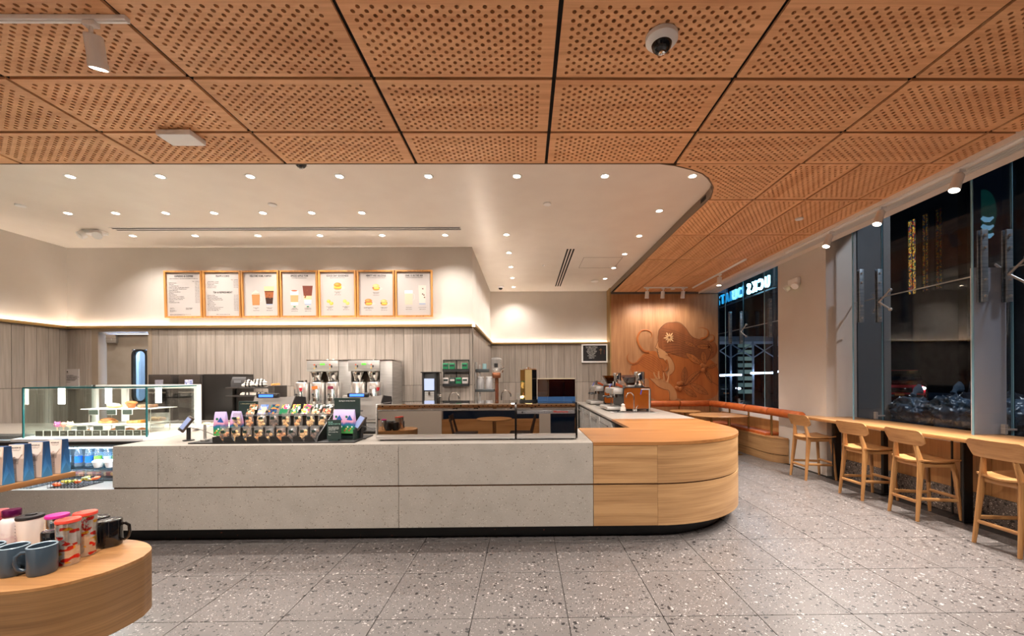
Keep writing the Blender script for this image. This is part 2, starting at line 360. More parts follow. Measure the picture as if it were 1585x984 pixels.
# ---- ceilings
wc = struct('ceiling', G().box(-7.6, 4.2, -3.2, 3.9, 3.612, 3.66).prism([(2.12, 4.7), (4.2, 4.7), (4.2, 9.95), (2.12, 9.95)], 3.612, 3.66)
            .prism([(1.446, 3.9), (4.2, 3.9), (4.2, 4.7), (2.14, 4.7), (2.12, 4.64), (2.036, 4.403), (1.884, 4.189), (1.648, 4.019), (1.446, 3.945)], 3.612, 3.66), SLOT)
def holed_panel(poly, px, py, mx, my, x0, y0, x1, y1, margin=.016, R=.0130, swap=False):
    """wood panel with round holes drilled through (staggered grid)"""
    NS = 9; T = .019; th = .012
    vs = [Vector(p) for p in poly]; ne = len(vs); edges = [(i, (i+1) % ne) for i in range(ne)]
    holes = []
    def inside(x, y):
        c = False; j = ne-1
        for i in range(ne):
            a, b = poly[i], poly[j]
            if (a[1] > y) != (b[1] > y) and x < (b[0]-a[0])*(y-a[1])/(b[1]-a[1])+a[0]: c = not c
            j = i
        return c
    def dist(x, y):
        d = 9
        for i in range(ne):
            a = vs[i]; b = vs[(i+1) % ne]; p = Vector((x, y)); ab = b-a; t = max(0, min(1, (p-a).dot(ab)/ab.length_squared)); d = min(d, (p-a-ab*t).length)
        return d
    r = 0
    if not swap:
        y = y0+my
        while y < y1-my+1e-4:
            x = x0+mx+(px/2 if r % 2 else 0)
            while x < x1-mx+1e-4:
                if inside(x, y) and dist(x, y) > margin+R: holes.append((x, y))
                x += px
            y += py; r += 1
    else:
        x = x0+my
        while x < x1-my+1e-4:
            y = y0+mx+(px/2 if r % 2 else 0)
            while y < y1-mx+1e-4:
                if inside(x, y) and dist(x, y) > margin+R: holes.append((x, y))
                y += px
            x += py; r += 1
    pts = list(vs)
    for h in holes:
        o = len(pts)
        pts += [Vector((h[0]+R*math.cos(2*PI*k/NS), h[1]+R*math.sin(2*PI*k/NS))) for k in range(NS)]
        edges += [(o+k, o+(k+1) % NS) for k in range(NS)]
    ov, oe, of, a_, b_, c_ = geometry.delaunay_2d_cdt(pts, edges, [], 0, 1e-6)
    cell = {}
    for h in holes: cell.setdefault((int(h[0]//.1), int(h[1]//.1)), []).append(h)
    faces = []
    for f in of:
        cx = sum(ov[i][0] for i in f)/3; cy = sum(ov[i][1] for i in f)/3
        if not inside(cx, cy): continue
        bad = False
        for gx in (-1, 0, 1):
            for gy in (-1, 0, 1):
                for h in cell.get((int(cx//.1)+gx, int(cy//.1)+gy), ()):
                    if (h[0]-cx)**2+(h[1]-cy)**2 < (R*.93)**2: bad = True
        if not bad: faces.append(tuple(f))
    V = [(p[0], p[1], 0.) for p in ov]; F = [f[::-1] for f in faces]
    # side walls of the holes and the outer edge
    def ring(idx):
        o = len(V); n = len(idx); V.extend([(pts[i][0], pts[i][1], 0.) for i in idx]); V.extend([(pts[i][0], pts[i][1], T) for i in idx])
        F.extend([(o+k, o+(k+1) % n, o+n+(k+1) % n, o+n+k) for k in range(n)])
    ring(list(range(ne)))
    for k in range(len(holes)): ring(list(range(ne+k*NS, ne+(k+1)*NS)))
    me = bpy.data.meshes.new('ceiling_panel'); me.from_pydata(V, [], F); me.materials.append(OAKC if not swap else OAKCY); return me
OAKCY = wood('oak_ceiling_y', (210, 150, 102), (238, 184, 134), 'Y', 60, .5, piece=.09)
PX, PXO, gp = 1.2397, -2.273, .014
rows = [(-2.08+.61*k, -2.08+.61*(k+1)) for k in range(8)]
rows = [(2.80-.6105*(k+1), 2.80-.6105*k) for k in range(6)] + [(2.80, 3.412), (3.412, 3.905)]
def rect(x0, y0, x1, y1): return [(x0, y0), (x1, y0), (x1, y1), (x0, y1)]
std = holed_panel(rect(0, 0, PX-2*gp, .6105-2*gp), .0779, .0286, .065, .028, 0, 0, PX-2*gp, .6105-2*gp)
cut = holed_panel(rect(0, 0, PX-2*gp, .493-gp), .0779, .0286, .065, .028, 0, 0, PX-2*gp, .493-gp)
for (ya, yb) in rows:
    for k in range(-5, 6):
        xa = PXO+PX*k; xb = xa+PX
        if xb > 4.3: 
            wdt = 4.19-xa-gp
            if wdt < .1: continue
            me = holed_panel(rect(0, 0, wdt, yb-ya-2*gp if ya < 3.4 else .482), .0779, .0286, .065, .028, 0, 0, wdt+.05, yb-ya-2*gp if ya < 3.4 else .482)
        elif xa < -7.5: continue
        else: me = cut if ya > 3.4 else std
        inst('ceiling_panel', me, wc, (xa+gp, ya+gp, ZW))
XS = [2.11, 2.66, 3.262, 3.878, 4.19]; YS = [3.905, 4.712, 5.888, 7.10, 8.252, 9.07, 9.83]
for j in range(6):
    for i in range(4):
        x0, x1, y0, y1 = XS[i], XS[i+1], YS[j], YS[j+1]
        if j == 0 and i == 0:
            poly = [(1.446+gp, 3.955), (1.5, 3.916), (2.66-gp, 3.916), (2.66-gp, 4.701), (2.15, 4.701), (2.135, 4.64), (2.05, 4.40), (1.895, 4.185), (1.66, 4.02)]
            me = holed_panel(poly, .0779, .0286, .05, .035, 1.446, 3.905, 2.66, 4.712); inst('ceiling_panel', me, wc, (0, 0, ZW)); continue
        me = holed_panel(rect(0, 0, x1-x0-2*gp, y1-y0-2*gp), .0779, .0286, .05, .03, 0, 0, x1-x0-2*gp, y1-y0-2*gp, swap=True)
        inst('ceiling_panel', me, wc, (x0+gp, y0+gp, ZW))
struct('ceiling_white', G().box(-7.6, 2.5, 3.7, 10.3, ZC, ZC+.06), WHITE)
edge = [(-7.5, 3.905), (1.3, 3.905), (1.46, 3.94)]+[(1.655, 4.02), (1.80, 4.10), (1.89, 4.187), (1.98, 4.30), (2.045, 4.403), (2.09, 4.51), (2.125, 4.64), (2.135, 4.8), (2.12, 5.3), (2.11, 6.5), (2.085, 8.2), (2.06, 9.83)]
struct('trim_1', G().wall(edge, ZW-.004, ZC+.001, .012), mat('reveal_trim', (120, 98, 78), .5))
# white strip beside the windows with slot diffuser
st = struct('trim_2', G().box(4.19, 4.33, -3.2, 9.83, ZW-.03, ZW+.03).box(4.47, 4.62, -3.2, 10.7, ZW-.03, ZW+.03).box(4.33, 4.47, -3.2, 10.7, ZW+.02, ZW+.05)
            .box(4.60, 4.62, -3.2, 10.7, ZW+.03, 4.3).box(4.175, 4.19, -3.2, 9.83, ZW-.045, ZW+.03), mat('strip_paint', (228, 218, 208), .45))
for x in (4.345, 4.38, 4.415, 4.45): G().box(x-.004, x+.004, -3.2, 10.6, ZW-.032, ZW-.005).build('diffuser_blade', WHITEP, st)
G().box(4.33, 4.47, -3.2, 10.6, ZW+.004, ZW+.008).build('diffuser_void', DKGAP, st)
struct('ceiling_pocket', G().box(4.62, 5.6, -3.2, 10.8, 4.3, 4.36), mat('pocket_dark', (40, 38, 38), .8))
# ---- walls. tiles to z 2.36 with brass ledge and light cove, plaster above
TH = .1505
def tiled_wall(name, x0, y0, x1, y1, cx=True, skip=None, thick=.12, ztop=ZC, gold=True, first=0., core0=0.):
    """wall from (x0,y0) to (x1,y1); room lies on the right-hand side when walking"""
    root = sroot(name, (x0, y0, 0)); L = math.hypot(x1-x0, y1-y0); root.rotation_euler = (0, 0, math.atan2(y1-y0, x1-x0))
    sk = skip or []
    segs = []; a = core0
    for s0, s1, zt in sk: segs.append((a, s0, 0)); segs.append((s0, s1, zt)); a = s1
    segs.append((a, L, 0))
    for s0, s1, zt in segs:
        if s1-s0 > .001: G().box(s0, s1, 0, thick, zt, ztop+.02).build('wall_core', PLAST, root)
    me_hi = G().box(.002, TH-.001, -.016, -.004, 1.423, 2.352, .0012, 1).mesh('wall_tile', TILE); me_lo = G().box(.002, TH-.001, -.016, -.004, .49, 1.417, .0012, 1).mesh('wall_tile', TILE)
    for s0, s1, zt in segs:
        if zt == 0: G().box(s0, s1, -.004, -.0005, .49, 2.36).build('tile_grout', mat('tile_grout', (58, 50, 45), .9), root)
    s = first
    while s < L-.01:
        wd = min(TH+.002, L-s)
        for a0, a1, _ in sk:
            if s < a0 < s+wd and a0-s > .02: wd = a0-s
            elif a0 <= s < a1 < s+wd: wd -= a1-s; s = a1
        if not any(s+wd > a0+.002 and s < a1-.002 for a0, a1, _ in sk):
            if wd < TH: hi = G().box(.002, wd-.002, -.016, -.004, 1.423, 2.352).mesh('wall_tile', TILE); lo = G().box(.002, wd-.002, -.016, -.004, .49, 1.417).mesh('wall_tile', TILE)
            else: hi, lo = me_hi, me_lo
            inst('wall_tile', hi, root, (s, 0, 0)); inst('wall_tile', lo, root, (s, 0, 0))
        s += wd if wd < TH else TH+.002
    if gold:
        G().box(-.0, L, -.062, -.05, 2.372, 2.408).box(0, L, -.06, 0, 2.366, 2.374).build('brass_ledge', BRASS, root)
        G().box(.02, L-.02, -.040, -.02, 2.376, 2.380).build('light_strip', LED, root)
    return root
tiled_wall('wall_back', -7.43, 6.7, -.87, 6.7, skip=[(.41, 1.37, 2.37)])
tiled_wall('wall_left', -7.43, 2.0, -7.43, 6.7)
tiled_wall('wall_side', -.87, 6.7, -.87, 10.17, core0=.121)
tiled_wall('wall_far', -.87, 10.17, 2.03, 10.17)
struct('wall_left_front', G().box(-7.55, -7.43, -3.2, 2.0, 0, 3.7), PLAST)
# mural wall
mw = struct('wall_mural', G().box(2.06, 4.66, 9.83, 10.7, 0, 3.535), MURAL)
G().box(2.06, 4.66, 9.80, 9.86, 3.535, 3.60).build('top_trim', mat('grey_trim', (92, 84, 76), .5), mw)
struct('trim_3', G().box(2.03, 2.06, 9.81, 10.17, 0, 3.68), BRASS)
# door in the back wall
d1 = sroot('door_1', (-7.02, 6.7, 0))
DF = mat('door_frame_paint', (150, 134, 116), .5)
G().box(0, .10, -.02, .12, 0, 2.37).box(.905, .96, -.02, .12, 0, 2.37).box(.10, .905, -.02, .12, 2.315, 2.37).build('door_frame', DF, d1)
dl = G().box(.17, .74, .05, .09, 0, 2.29).box(.74, .86, .05, .09, 2.05, 2.29).box(.86, .90, .05, .09, 0, 2.29).box(.60, .90, .05, .09, 0, 1.1)
dl = G().box(.17, .575, .05, .09, 0, 2.28).box(.575, .82, .05, .09, 2.03, 2.28).box(.82, .90, .05, .09, 0, 2.28).box(.575, .82, .05, .09, 0, 1.17)
dd = dl.build('door_leaf', noisy('door_paint', (146, 134, 120), (158, 146, 132), 4, .45), d1)
def rrect(x0, x1, z0, z1, r, n=5):
    return [p for cx, cz, a in ((x1-r, z0+r, -PI/2), (x1-r, z1-r, 0), (x0+r, z1-r, PI/2), (x0+r, z0+r, PI)) for p in arc(cx, cz, r, a, a+PI/2, n)]
def ringprism(g, outer, inner, a, b, axis='Y'):
    n = len(outer); mk = {'Y': lambda p, t: (p[0], t, p[1]), 'X': lambda p, t: (t, p[0], p[1]), 'Z': lambda p, t: (p[0], p[1], t)}[axis]
    vs = [mk(p, a) for p in outer]+[mk(p, a) for p in inner]+[mk(p, b) for p in outer]+[mk(p, b) for p in inner]; fs = []
    for i in range(n):
        j = (i+1) % n; fs += [(i, j, n+j, n+i), (2*n+i, 3*n+i, 3*n+j, 2*n+j), (i, 2*n+i, 2*n+j, j), (n+i, n+j, 3*n+j, 3*n+i)]
    return g.add(vs, fs)
ringprism(G(), rrect(.572, .822, 1.165, 2.035, .10), rrect(.60, .794, 1.193, 2.007, .08), .042, .095).build('window_gasket', RUBBER, d1)
G().prism(rrect(.60, .80, 1.2, 2.0, .07), .068, .074, 'Y').build('window_pane', GLASS, d1)
G().box(.20, .36, .0, .05, 2.14, 2.28, .006).box(.26, .30, -.012, 0, 2.17, 2.21).build('door_closer', STEEL, d1)
G().box(.10, .905, .0, .03, 2.285, 2.30).build('closer_rail', STEEL, d1)
struct('wall_kitchen', G().box(-9.5, -5.4, 8.4, 8.5, 0, 2.95).box(-5.5, -5.4, 6.85, 8.4, 0, 2.95).box(-9.5, -9.4, 6.85, 8.4, 0, 2.95).box(-9.4, -5.5, 6.85, 8.4, 2.9, 2.95).box(-9.4, -7.6, 6.75, 6.85, 0, 2.95).box(-9.4, -5.5, 6.85, 8.4, -.05, 0), mat('kitchen_white', (205, 212, 220), .5))
kl = tag(G().box(-8.1, -7.2, 7.2, 7.8, 2.86, 2.895).build('kitchen_ceiling_light', mat('kitchen_lamp', (225, 235, 255), .5, emit=60., ecol=(225, 236, 255)), None), 'flat white ceiling lamp in the bright room behind the grey swing door', 'ceiling light')
tag(G().box(-7.66, -7.58, 8.1, 8.38, .9, 2.3, .01).box(-7.65, -7.59, 8.09, 8.1, 1.2, 1.9).build('kitchen_cabinet', mat('blue_grey', (96, 110, 126), .4)), 'blue-grey upright cabinet seen through the oval door window', 'cabinet')
# paper notice left of the door
no = thing('paper_notice', 'white printed paper notice fixed to the grey tiles left of the door', 'notice', (-7.435, 6.672, 1.395))
G().box(0, .215, -.006, .012, 0, .32).build('sheet', PAPER, no)
G().ell((.04, -.007, .275), .012, .001, .012).build('round_mark', INK, no)
text('printed_text', 'Aviso\n\nTo our customers,\nwe are pleased to serve you\ntoday. Some of our products may\ncontain allergens. Please ask\na member of our team before\nordering if you have any\nquestions or concerns.\n\nThank you', .0145, INK, no, (.025, -.0065, .245), align='LEFT')
# ---- front counter
cr = sroot('counter_shell'); cr.name = 'service_counter'; del cr['kind']; tag(cr, 'long pale stone service counter with rounded oak end and dark plinth', 'counter')
a90 = arc(1.22, 5.02, 1.24, -PI/2, 0, 22)
def off(r): return arc(1.22, 5.02, 1.24-r, -PI/2, 0, 22)
for (x0, x1) in ((-3.79, -3.382), (-3.378, -1.182), (-1.178, .618)):
    G().box(x0, x1, 3.78, 3.80, .545, .924, .001, 1).build('upper_stone_panel', STONE, cr)
for (x0, x1) in ((-7.40, -5.502), (-5.498, -3.382), (-3.378, -1.182), (-1.178, .618)):
    G().box(x0, x1, 3.78, 3.80, .152, .530, .001, 1).build('lower_stone_panel', STONE, cr)
G().box(-3.79, -3.77, 3.80, 4.15, .545, .924).build('end_stone_panel', STONE, cr)
for z0, z1, nm in ((.545, .895, 'upper_oak_panel'), (.152, .530, 'lower_oak_panel')):
    G().box(.622, 1.218, 3.78, 3.80, z0, z1, .001, 1).build(nm, OAKH, cr)
    G().wall(a90[::1], z0, z1, .02).build(nm+'_curved', OAKH, cr)
    G().wall([(2.46, 5.024), (2.46, 7.6)], z0, z1, .02).build(nm, OAKH, cr)
    G().wall([(2.46, 7.604), (2.46, 9.82)], z0, z1, .02).build(nm, OAKH, cr)
G().wall([(-3.79, 3.792), (1.22, 3.792)]+[(p[0], p[1]) for p in arc(1.22, 5.02, 1.228, -PI/2, 0, 22)][1:]+[(2.448, 9.82)], .528, .547, .03).build('bronze_reveal', mat('bronze_reveal', (84, 54, 30), .4, .6), cr)
TOE = noisy('scuffed_black_kick', (20, 18, 17), (20, 18, 17), 30, .5)
_r = [n for n in TOE.node_tree.nodes if n.type == 'VALTORGB'][0].color_ramp; _r.elements[0].position = .71; _r.elements[0].color = lin((20, 18, 17)); _r.elements[1].position = .74; _r.elements[1].color = lin((190, 84, 40))
G().wall([(-7.4, 3.955), (1.22, 3.955)]+arc(1.22, 5.02, 1.065, -PI/2, 0, 22)[1:]+[(2.285, 9.82)], 0, .155, .03).build('toe_kick', TOE, cr)
core = [(-3.765, 3.805), (1.22, 3.805)]+arc(1.22, 5.02, 1.215, -PI/2, 0, 22)[1:]+[(2.435, 5.95), (1.32, 5.95), (1.32, 4.82), (-3.2, 4.82), (-3.2, 5.55), (-3.765, 5.55)]
G().prism(core, .16, .893).build('carcass', DKGAP, cr)
G().prism([(-3.79, 3.781), (-1.18, 3.781), (-1.18, 4.85), (-3.17, 4.85), (-3.17, 5.6), (-5.6, 5.6), (-5.6, 4.78), (-3.79, 4.17)], .895, .9245).build('stone_top', STONE, cr)
G().prism([(-1.177, 3.781), (.618, 3.781), (.618, 4.85), (-1.177, 4.85)], .895, .9245).build('stone_top', STONE, cr)
wt = [(.622, 3.775), (1.22, 3.775)]+arc(1.22, 5.02, 1.245, -PI/2, 0, 22)[1:]+[(2.465, 5.9), (1.24, 5.9), (1.24, 4.87), (.622, 4.87)]
G().prism(wt, .897, .927).build('oak_top', BUTCH, cr)
tag(G().prism([(1.24, 5.905), (2.465, 5.905), (2.465, 9.82), (2.02, 9.82), (2.02, 10.15), (1.24, 10.15)], .90, .927).build('back_worktop', STONE), 'pale grey stone worktop under the espresso machines', 'worktop')
bk = thing('under_counter_fridges', 'steel fridge units open to the staff aisle beneath the grey worktop', 'fridge', (1.26, 5.95, 0))
G().box(.06, 1.1, 0, 3.84, .10, .89).build('body', BLACK, bk)
for k in range(4):
    f = G().box(0, .06, .08+k*1.0, .98+k*1.0, .16, .86, .006).build('door', STEEL, bk)
    G().cyl((-.03, .2+k, .79), (-.03, .86+k, .79), .01).build('handle', CHROME, f)
tag(G().lathe([(.10, 0), (.12, .26), (.125, .27), (.11, .27)], 20, (0, 0, 0)).build('waste_bin', mat('grey_green_bin', (124, 138, 132), .5), None, (1.06, 5.75, 0)), 'grey-green waste bin on the floor of the staff aisle', 'bin')
# ledge and chilled case opening at left
tag(G().box(-7.40, -3.80, 3.801, 4.60, .50, .529).build('lower_ledge', STONE), 'low stone ledge in front of the chilled drinks shelves', 'ledge')
cc = thing('chilled_display', 'open chilled display with lit shelves below the pastry case', 'fridge', (-7.4, 4.1, .529))
G().box(0, 3.55, .78, .82, 0, .38).box(0, .03, 0, .8, 0, .38).box(3.52, 3.55, .05, .8, 0, .38).box(0, 3.55, .0, .8, .335, .365).build('shell', mat('cooler_liner', (150, 165, 175), .4), cc)
G().box(.03, 3.52, .0, .70, 0, .012).build('deck', BLACK, cc)
G().box(.03, 3.52, .015, .05, .325, .334).build('light_tube', mat('cool_tube', (225, 242, 255), .4, emit=38., ecol=(205, 232, 255)), cc)
G().box(.05, 3.5, .42, .76, .10, .11).build('rear_shelf', STEEL, cc)
tag(G().prism([(-7.4, 4.5), (-5.35, 4.5), (-5.35, 5.6), (-7.4, 5.6)], .93, .955).box(-7.38, -5.4, 4.53, 5.5, .3, .93).build('side_worktop', STONE), 'pale stone worktop left of the glass pastry case', 'worktop')
tag(G().prism([(-7.4, 4.06), (-3.84, 4.06), (-3.84, 4.2), (-7.4, 4.2)], .895, .9245).build('case_header', BLACK), 'thin black header panel above the chilled drinks', 'panel')
# ---- right: plinth, sill, bar, column, facade
sill = struct('wall_right', G().box(4.765, 5.10, -3.2, 10.7, .0, .80), WHITEP)
G().box(4.745, 4.765, -3.2, 7.0, 0, .29).build('terrazzo_base', TERRB, sill)
y = -3.2
k = 0
while y < 6.1:
    G().box(4.75, 4.766, y+.002, min(y+1.22, 6.1)-.002, .292, .80).build('wood_panel', OAKF, sill); y += 1.22; k += 1
G().box(4.69, 4.765, -3.2, 6.1, .80, .83).build('sill_cap', WHITEP, sill)
col = struct('wall_column', G().box(4.60, 5.07, 6.20, 7.385, 0, 4.25), PLAST)
G().box(5.09, 5.60, 6.2, 7.385, .8, 4.25).build('outer_pier', mat('pier_stone', (112, 106, 103), .6), col)
fy = [-2.0, -.45, 1.1, 2.65, 4.2, 5.75, 7.9, 9.45]
win = {}
def pane(n, y0, y1):
    r = sroot('window_%d' % n); G().box(5.075, 5.087, y0+.006, y1-.006, .80, 4.3).build('pane', FACADE, r)
    G().box(5.075, 5.087, y1-.006, y1+.006, .80, 4.3).build('glass_joint', mat('sealant', (30, 34, 38), .6), r); return r
seq = [-3.2]+fy+[10.7]
for n in range(len(seq)-1): pane(n+1, seq[n], seq[n+1])
FE = mat('fin_edge', (110, 150, 166), .15)
for q, yy in enumerate(fy[2:]):
    r = sroot('window_%d' % (20+q)); r.name = 'window_%d' % (20+q)
    G().box(4.655, 5.065, yy-.010, yy+.010, .83, 4.3).build('fin', FIN, r)
    G().box(4.648, 4.655, yy-.010, yy+.010, .83, 4.3).box(5.065, 5.072, yy-.010, yy+.010, .83, 4.3).build('fin_edge', FE, r)
    for xx in (4.76, 5.02):
        p = G().box(xx-.033, xx+.033, yy-.026, yy-.0105, 2.29, 3.04, .003).box(xx-.033, xx+.033, yy+.0105, yy+.026, 2.29, 3.04, .003).build('splice_plate', STEELB, r)
        for zz in (2.35, 2.52, 2.85, 2.98): G().cyl((xx, yy-.04, zz), (xx, yy-.026, zz), .014, n=8).build('bolt', STEEL, p)
    G().cyl((5.0, yy-.03, 2.57), (5.06, yy-.14, 2.72), .012).cyl((5.0, yy-.03, 2.57), (5.06, yy-.14, 2.45), .012).cyl((5.0, yy-.03, 2.57), (5.06, yy+.14, 2.72), .012).cyl((5.0, yy-.03, 2.57), (5.06, yy+.14, 2.45), .012).ell((5.06, yy-.14, 2.72), .025, .025, .025).ell((5.06, yy-.14, 2.45), .025, .025, .025).build('spider_fitting', STEEL, r)
    G().box(4.93, 4.96, yy-.05, yy-.01, .92, 1.02).box(4.96, 5.07, yy-.04, yy-.02, .955, .975).build('patch_fitting', STEEL, r)
struct('trim_4', G().cyl((5.03, -2, 2.64), (5.03, 6.19, 2.64), .008, n=6).cyl((5.03, 7.39, 2.64), (5.03, 10.6, 2.64), .008, n=6), STEEL)
struct('wall_far_return', G().box(4.66, 5.07, 10.62, 10.7, 0, 4.3), mat('dark_return', (40, 46, 56), .6))
tag(G().box(4.70, 5.05, 4.235, 4.265, .90, 2.66, .004).build('pale_screen', mat('frosted_panel', (222, 220, 226), .35)), 'tall pale grey screen standing behind the nearest glass fin', 'screen')
# behind-the-camera room, seen in the polished machine fronts
wb = struct('wall_rear', G().box(-7.55, -1.9, -1.35, -1.15, 0, 3.6).box(.3, .55, -1.35, -1.15, 0, 3.6).box(-1.9, 5.1, -1.35, -1.15, 0, .04), PLAST)
G().box(-1.9, .3, -1.33, -1.18, 0, .60).build('oak_dado', OAKX, wb)
wr = sroot('window_40'); G().box(-1.9, .3, -1.27, -1.26, .6, 3.6).box(.55, 5.08, -1.27, -1.26, .04, 3.6).build('pane', FACADE, wr)

# ================================================================== LIGHTS AND CEILING FITTINGS
def downlight(loc, label, watts=P_DOWN, group='recessed downlights in the white ceiling'):
    t = thing('recessed_downlight', label, 'ceiling light', loc, 0, group)
    G().lathe([(.036, -.004), (.050, -.006), (.054, -.001), (.054, .002), (.036, .002)], 24, closed=True).build('trim_ring', WHITEP, t)
    G().lathe([(.0001, -.003), (.036, -.003)], 20, closed=True).build('lens', LENS, t)
    spot(t, (0, 0, -.02), watts, 2.3, .9)
    return t
d0 = None
def dl_(x, y, label, group):
    global d0
    if d0 is None: d0 = downlight((x, y, ZC), label, group=group); d0['group'] = group
    else: dup(d0, (x, y, ZC), label=label, group=group)
gr = 'recessed downlights in the white ceiling'
for i in range(8): dl_(-4.788+.941*i, 4.355, 'round recessed downlight, %s from the left in the row nearest the wooden ceiling' % ORD[i], gr)
for i, x in enumerate((-5.873, -5.266, -4.627, -4.009, -3.383, -2.757, -2.111)): dl_(x, 5.31, 'small round downlight, %s from the left in the middle row before the slot vent' % ORD[i], gr)
for i, x in enumerate((-5.844, -4.922, -3.991, -3.069, -2.142, -1.198)): dl_(x, 6.145, 'small round downlight, %s from the left in the rear row above the menu boards' % ORD[i], gr)
for i, y in enumerate((6.131, 7.017, 7.916, 8.786, 9.66)): dl_(-.278, y, 'small round downlight, %s from the front in the column beside the recessed side wall' % ORD[i], gr)
for i, y in enumerate((5.263, 6.2, 7.109, 8.009, 8.871)): dl_(1.74, y, 'small round downlight, %s from the front in the column along the wooden ceiling edge' % ORD[i], gr)
def head_parts(t, tilt=(0, 0, 0), watts=P_TRACK, size=1.25):
    G().box(-.035, .035, -.018, .018, -.028, 0, .004).cyl((0, 0, -.028), (0, 0, -.075), .010).build('track_adapter', WHITEP, t)
    b = G().lathe([(.0001, -.062), (.040, -.062), (.043, -.068), (.043, -.19), (.046, -.195), (.046, -.225), (.040, -.228), (.040, -.205), (.0001, -.205)], 28, closed=True).build('lamp_body', WHITEP, t)
    b.rotation_euler = tilt
    l = G().lathe([(.0001, -.221), (.039, -.221)], 24, closed=True).build('lens', LENS, b)
    spot(b, (0, 0, -.235), watts, size, .7, WARM, radius=.035)
def track_head(loc, label, tilt=(0, 0, 0), rotz=0., watts=P_TRACK, size=1.25):
    t = thing('track_spotlight', label, 'spotlight', loc, rotz, 'white track spotlights'); head_parts(t, tilt, watts, size); return t
def track(name, g, label): return tag(g.build('lighting_track', WHITEP), label, 'lighting track')
track('t', G().box(-4.6, -2.235, 2.31, 2.345, ZW-.028, ZW-.001, .003).box(-4.6, -2.235, 2.322, 2.333, ZW-.034, ZW-.028), 'white lighting track on the wooden ceiling at upper left')
track_head((-2.44, 2.328, ZW-.03), 'large white cylindrical spotlight shining at upper left on its track', (math.radians(18), math.radians(8), 0))
track_head((-3.7, 2.328, ZW-.03), 'white cylindrical spotlight further left along the same track, out of frame', (0, math.radians(-10), 0))
track('t', G().box(2.70, 3.70, 9.25, 9.285, ZW-.028, ZW-.001, .003), 'short white lighting track just in front of the carved mural wall')
for i, x in enumerate((2.78, 3.14, 3.60)):
    track_head((x, 9.267, ZW-.03), 'small white spotlight, %s of three on the track before the mural' % ('left', 'middle', 'right')[i], (math.radians(14), 0, 0), watts=15, size=2.8)
track('t', G().box(3.815, 3.85, 7.05, 9.3, ZW-.028, ZW-.001, .003), 'long thin white lighting track running back towards the mural')
track_head((3.832, 8.0, ZW-.03), 'white spotlight on the long track near the far window', (0, math.radians(5), 0), watts=90)
track('t', G().box(4.232, 4.262, -1.0, 6.6, ZW-.052, ZW-.031, .003), 'white lighting track along the pale strip beside the windows')
for y, nm in ((5.62, 'white spotlight over the window bar, farthest of the three large ones'), (4.80, 'white spotlight over the window bar, middle of the three large ones'), (3.93, 'white spotlight over the window bar, nearest and largest of the three')):
    track_head((4.247, y, ZW-.05), nm, (math.radians(-4), math.radians(22), 0), watts=330, size=1.5)
for y in (2.9, 1.8): track_head((4.247, y, ZW-.05), 'white spotlight over the window bar beyond the right edge, %s' % ('nearer the stools' if y > 2 else 'nearest the camera'), (0, math.radians(22), 0), watts=150)
# added track out of frame above the camera, lights counter front and rear wall
tk = track('t', G().box(-4.0, 3.8, .60, .635, ZW-.028, ZW-.001, .003), 'white lighting track added out of view above the camera to light the counter')
for i, x in enumerate((-3.2, -1.6, 0., 1.6, 3.0)): track_head((x, .618, ZW-.03), 'added spotlight on the unseen track above the camera, %s from the left' % ORD[i], (math.radians(30), 0, 0), watts=130, size=2.0)
for i, x in enumerate((-2.6, -.8, 2.4)): track_head((x, .618, ZW-.03), 'added spotlight brightening the rear wall, above the camera, %s from the left' % ORD[i], (math.radians(-32), 0, 0), watts=150, size=2.0)  # heads added to brighten the rear wall and its mirror image
# cameras, sprinklers, speakers, emergency lamps
def dome(loc, label, s=1.):
    t = thing('dome_camera', label, 'security camera', loc, 0, 'dome security cameras')
    G().lathe([(.082*s, 0), (.082*s, -.022*s), (.070*s, -.036*s), (.052*s, -.044*s), (.052*s, -.03*s), (.0001, -.03*s)], 28, closed=True).build('housing', WHITEP, t)
    G().lathe([(.052*s, -.036*s), (.047*s, -.06*s), (.03*s, -.078*s), (.0001, -.084*s)], 24, closed=True).build('dark_dome', mat('smoked_dome', (20, 20, 22), .05), t)
    lens = G().lathe([(.018*s, -.07*s), (.018*s, -.09*s), (.010*s, -.092*s), (.0001, -.086*s)], 16, closed=True).build('camera_lens', CHROME, t)
    for k in range(6): G().box(-.003, .003, -.003, .003, -.03, -.027).xf(Matrix.Translation((.064*s*math.cos(k*1.047), .064*s*math.sin(k*1.047), -.012))).build('screw', STEEL, t)
    return t
dome((.83, 2.45, ZW-.002), 'white dome camera on the wooden ceiling above the counter', 1.15)
dome((-2.19, 4.02, ZC), 'white dome camera at the front edge of the white ceiling')
dome((-.581, 9.6, ZC), 'small white dome camera by the far wall near the side recess', .95)
for loc, lb in (((.277, 5.04, ZC), 'flat round sprinkler cover in the white ceiling right of centre'), ((-6.17, 5.06, ZC), 'flat round sprinkler cover at the far left of the white ceiling'), ((-3.10, 5.05, ZC), 'flat round sprinkler cover above the menu boards'),
                ((3.567, 5.27, ZW), 'flat round sprinkler cover on the wooden ceiling near the windows'), ((3.43, 9.45, ZW), 'flat round sprinkler cover on the wooden ceiling near the mural'), ((1.55, 9.1, ZC), 'flat round speaker cover at the far right of the white ceiling'), ((.35, 7.8, ZC), 'tiny round sensor cover left of the short slot vent')):
    r = .022 if 'tiny' in lb else (.085 if 'speaker' in lb else .048)
    tag(G().lathe([(r, 0), (r, -.012), (r*.9, -.017), (.0001, -.018)], 24, loc, closed=True).build('sprinkler_cover', WHITEP), lb, 'sprinkler')
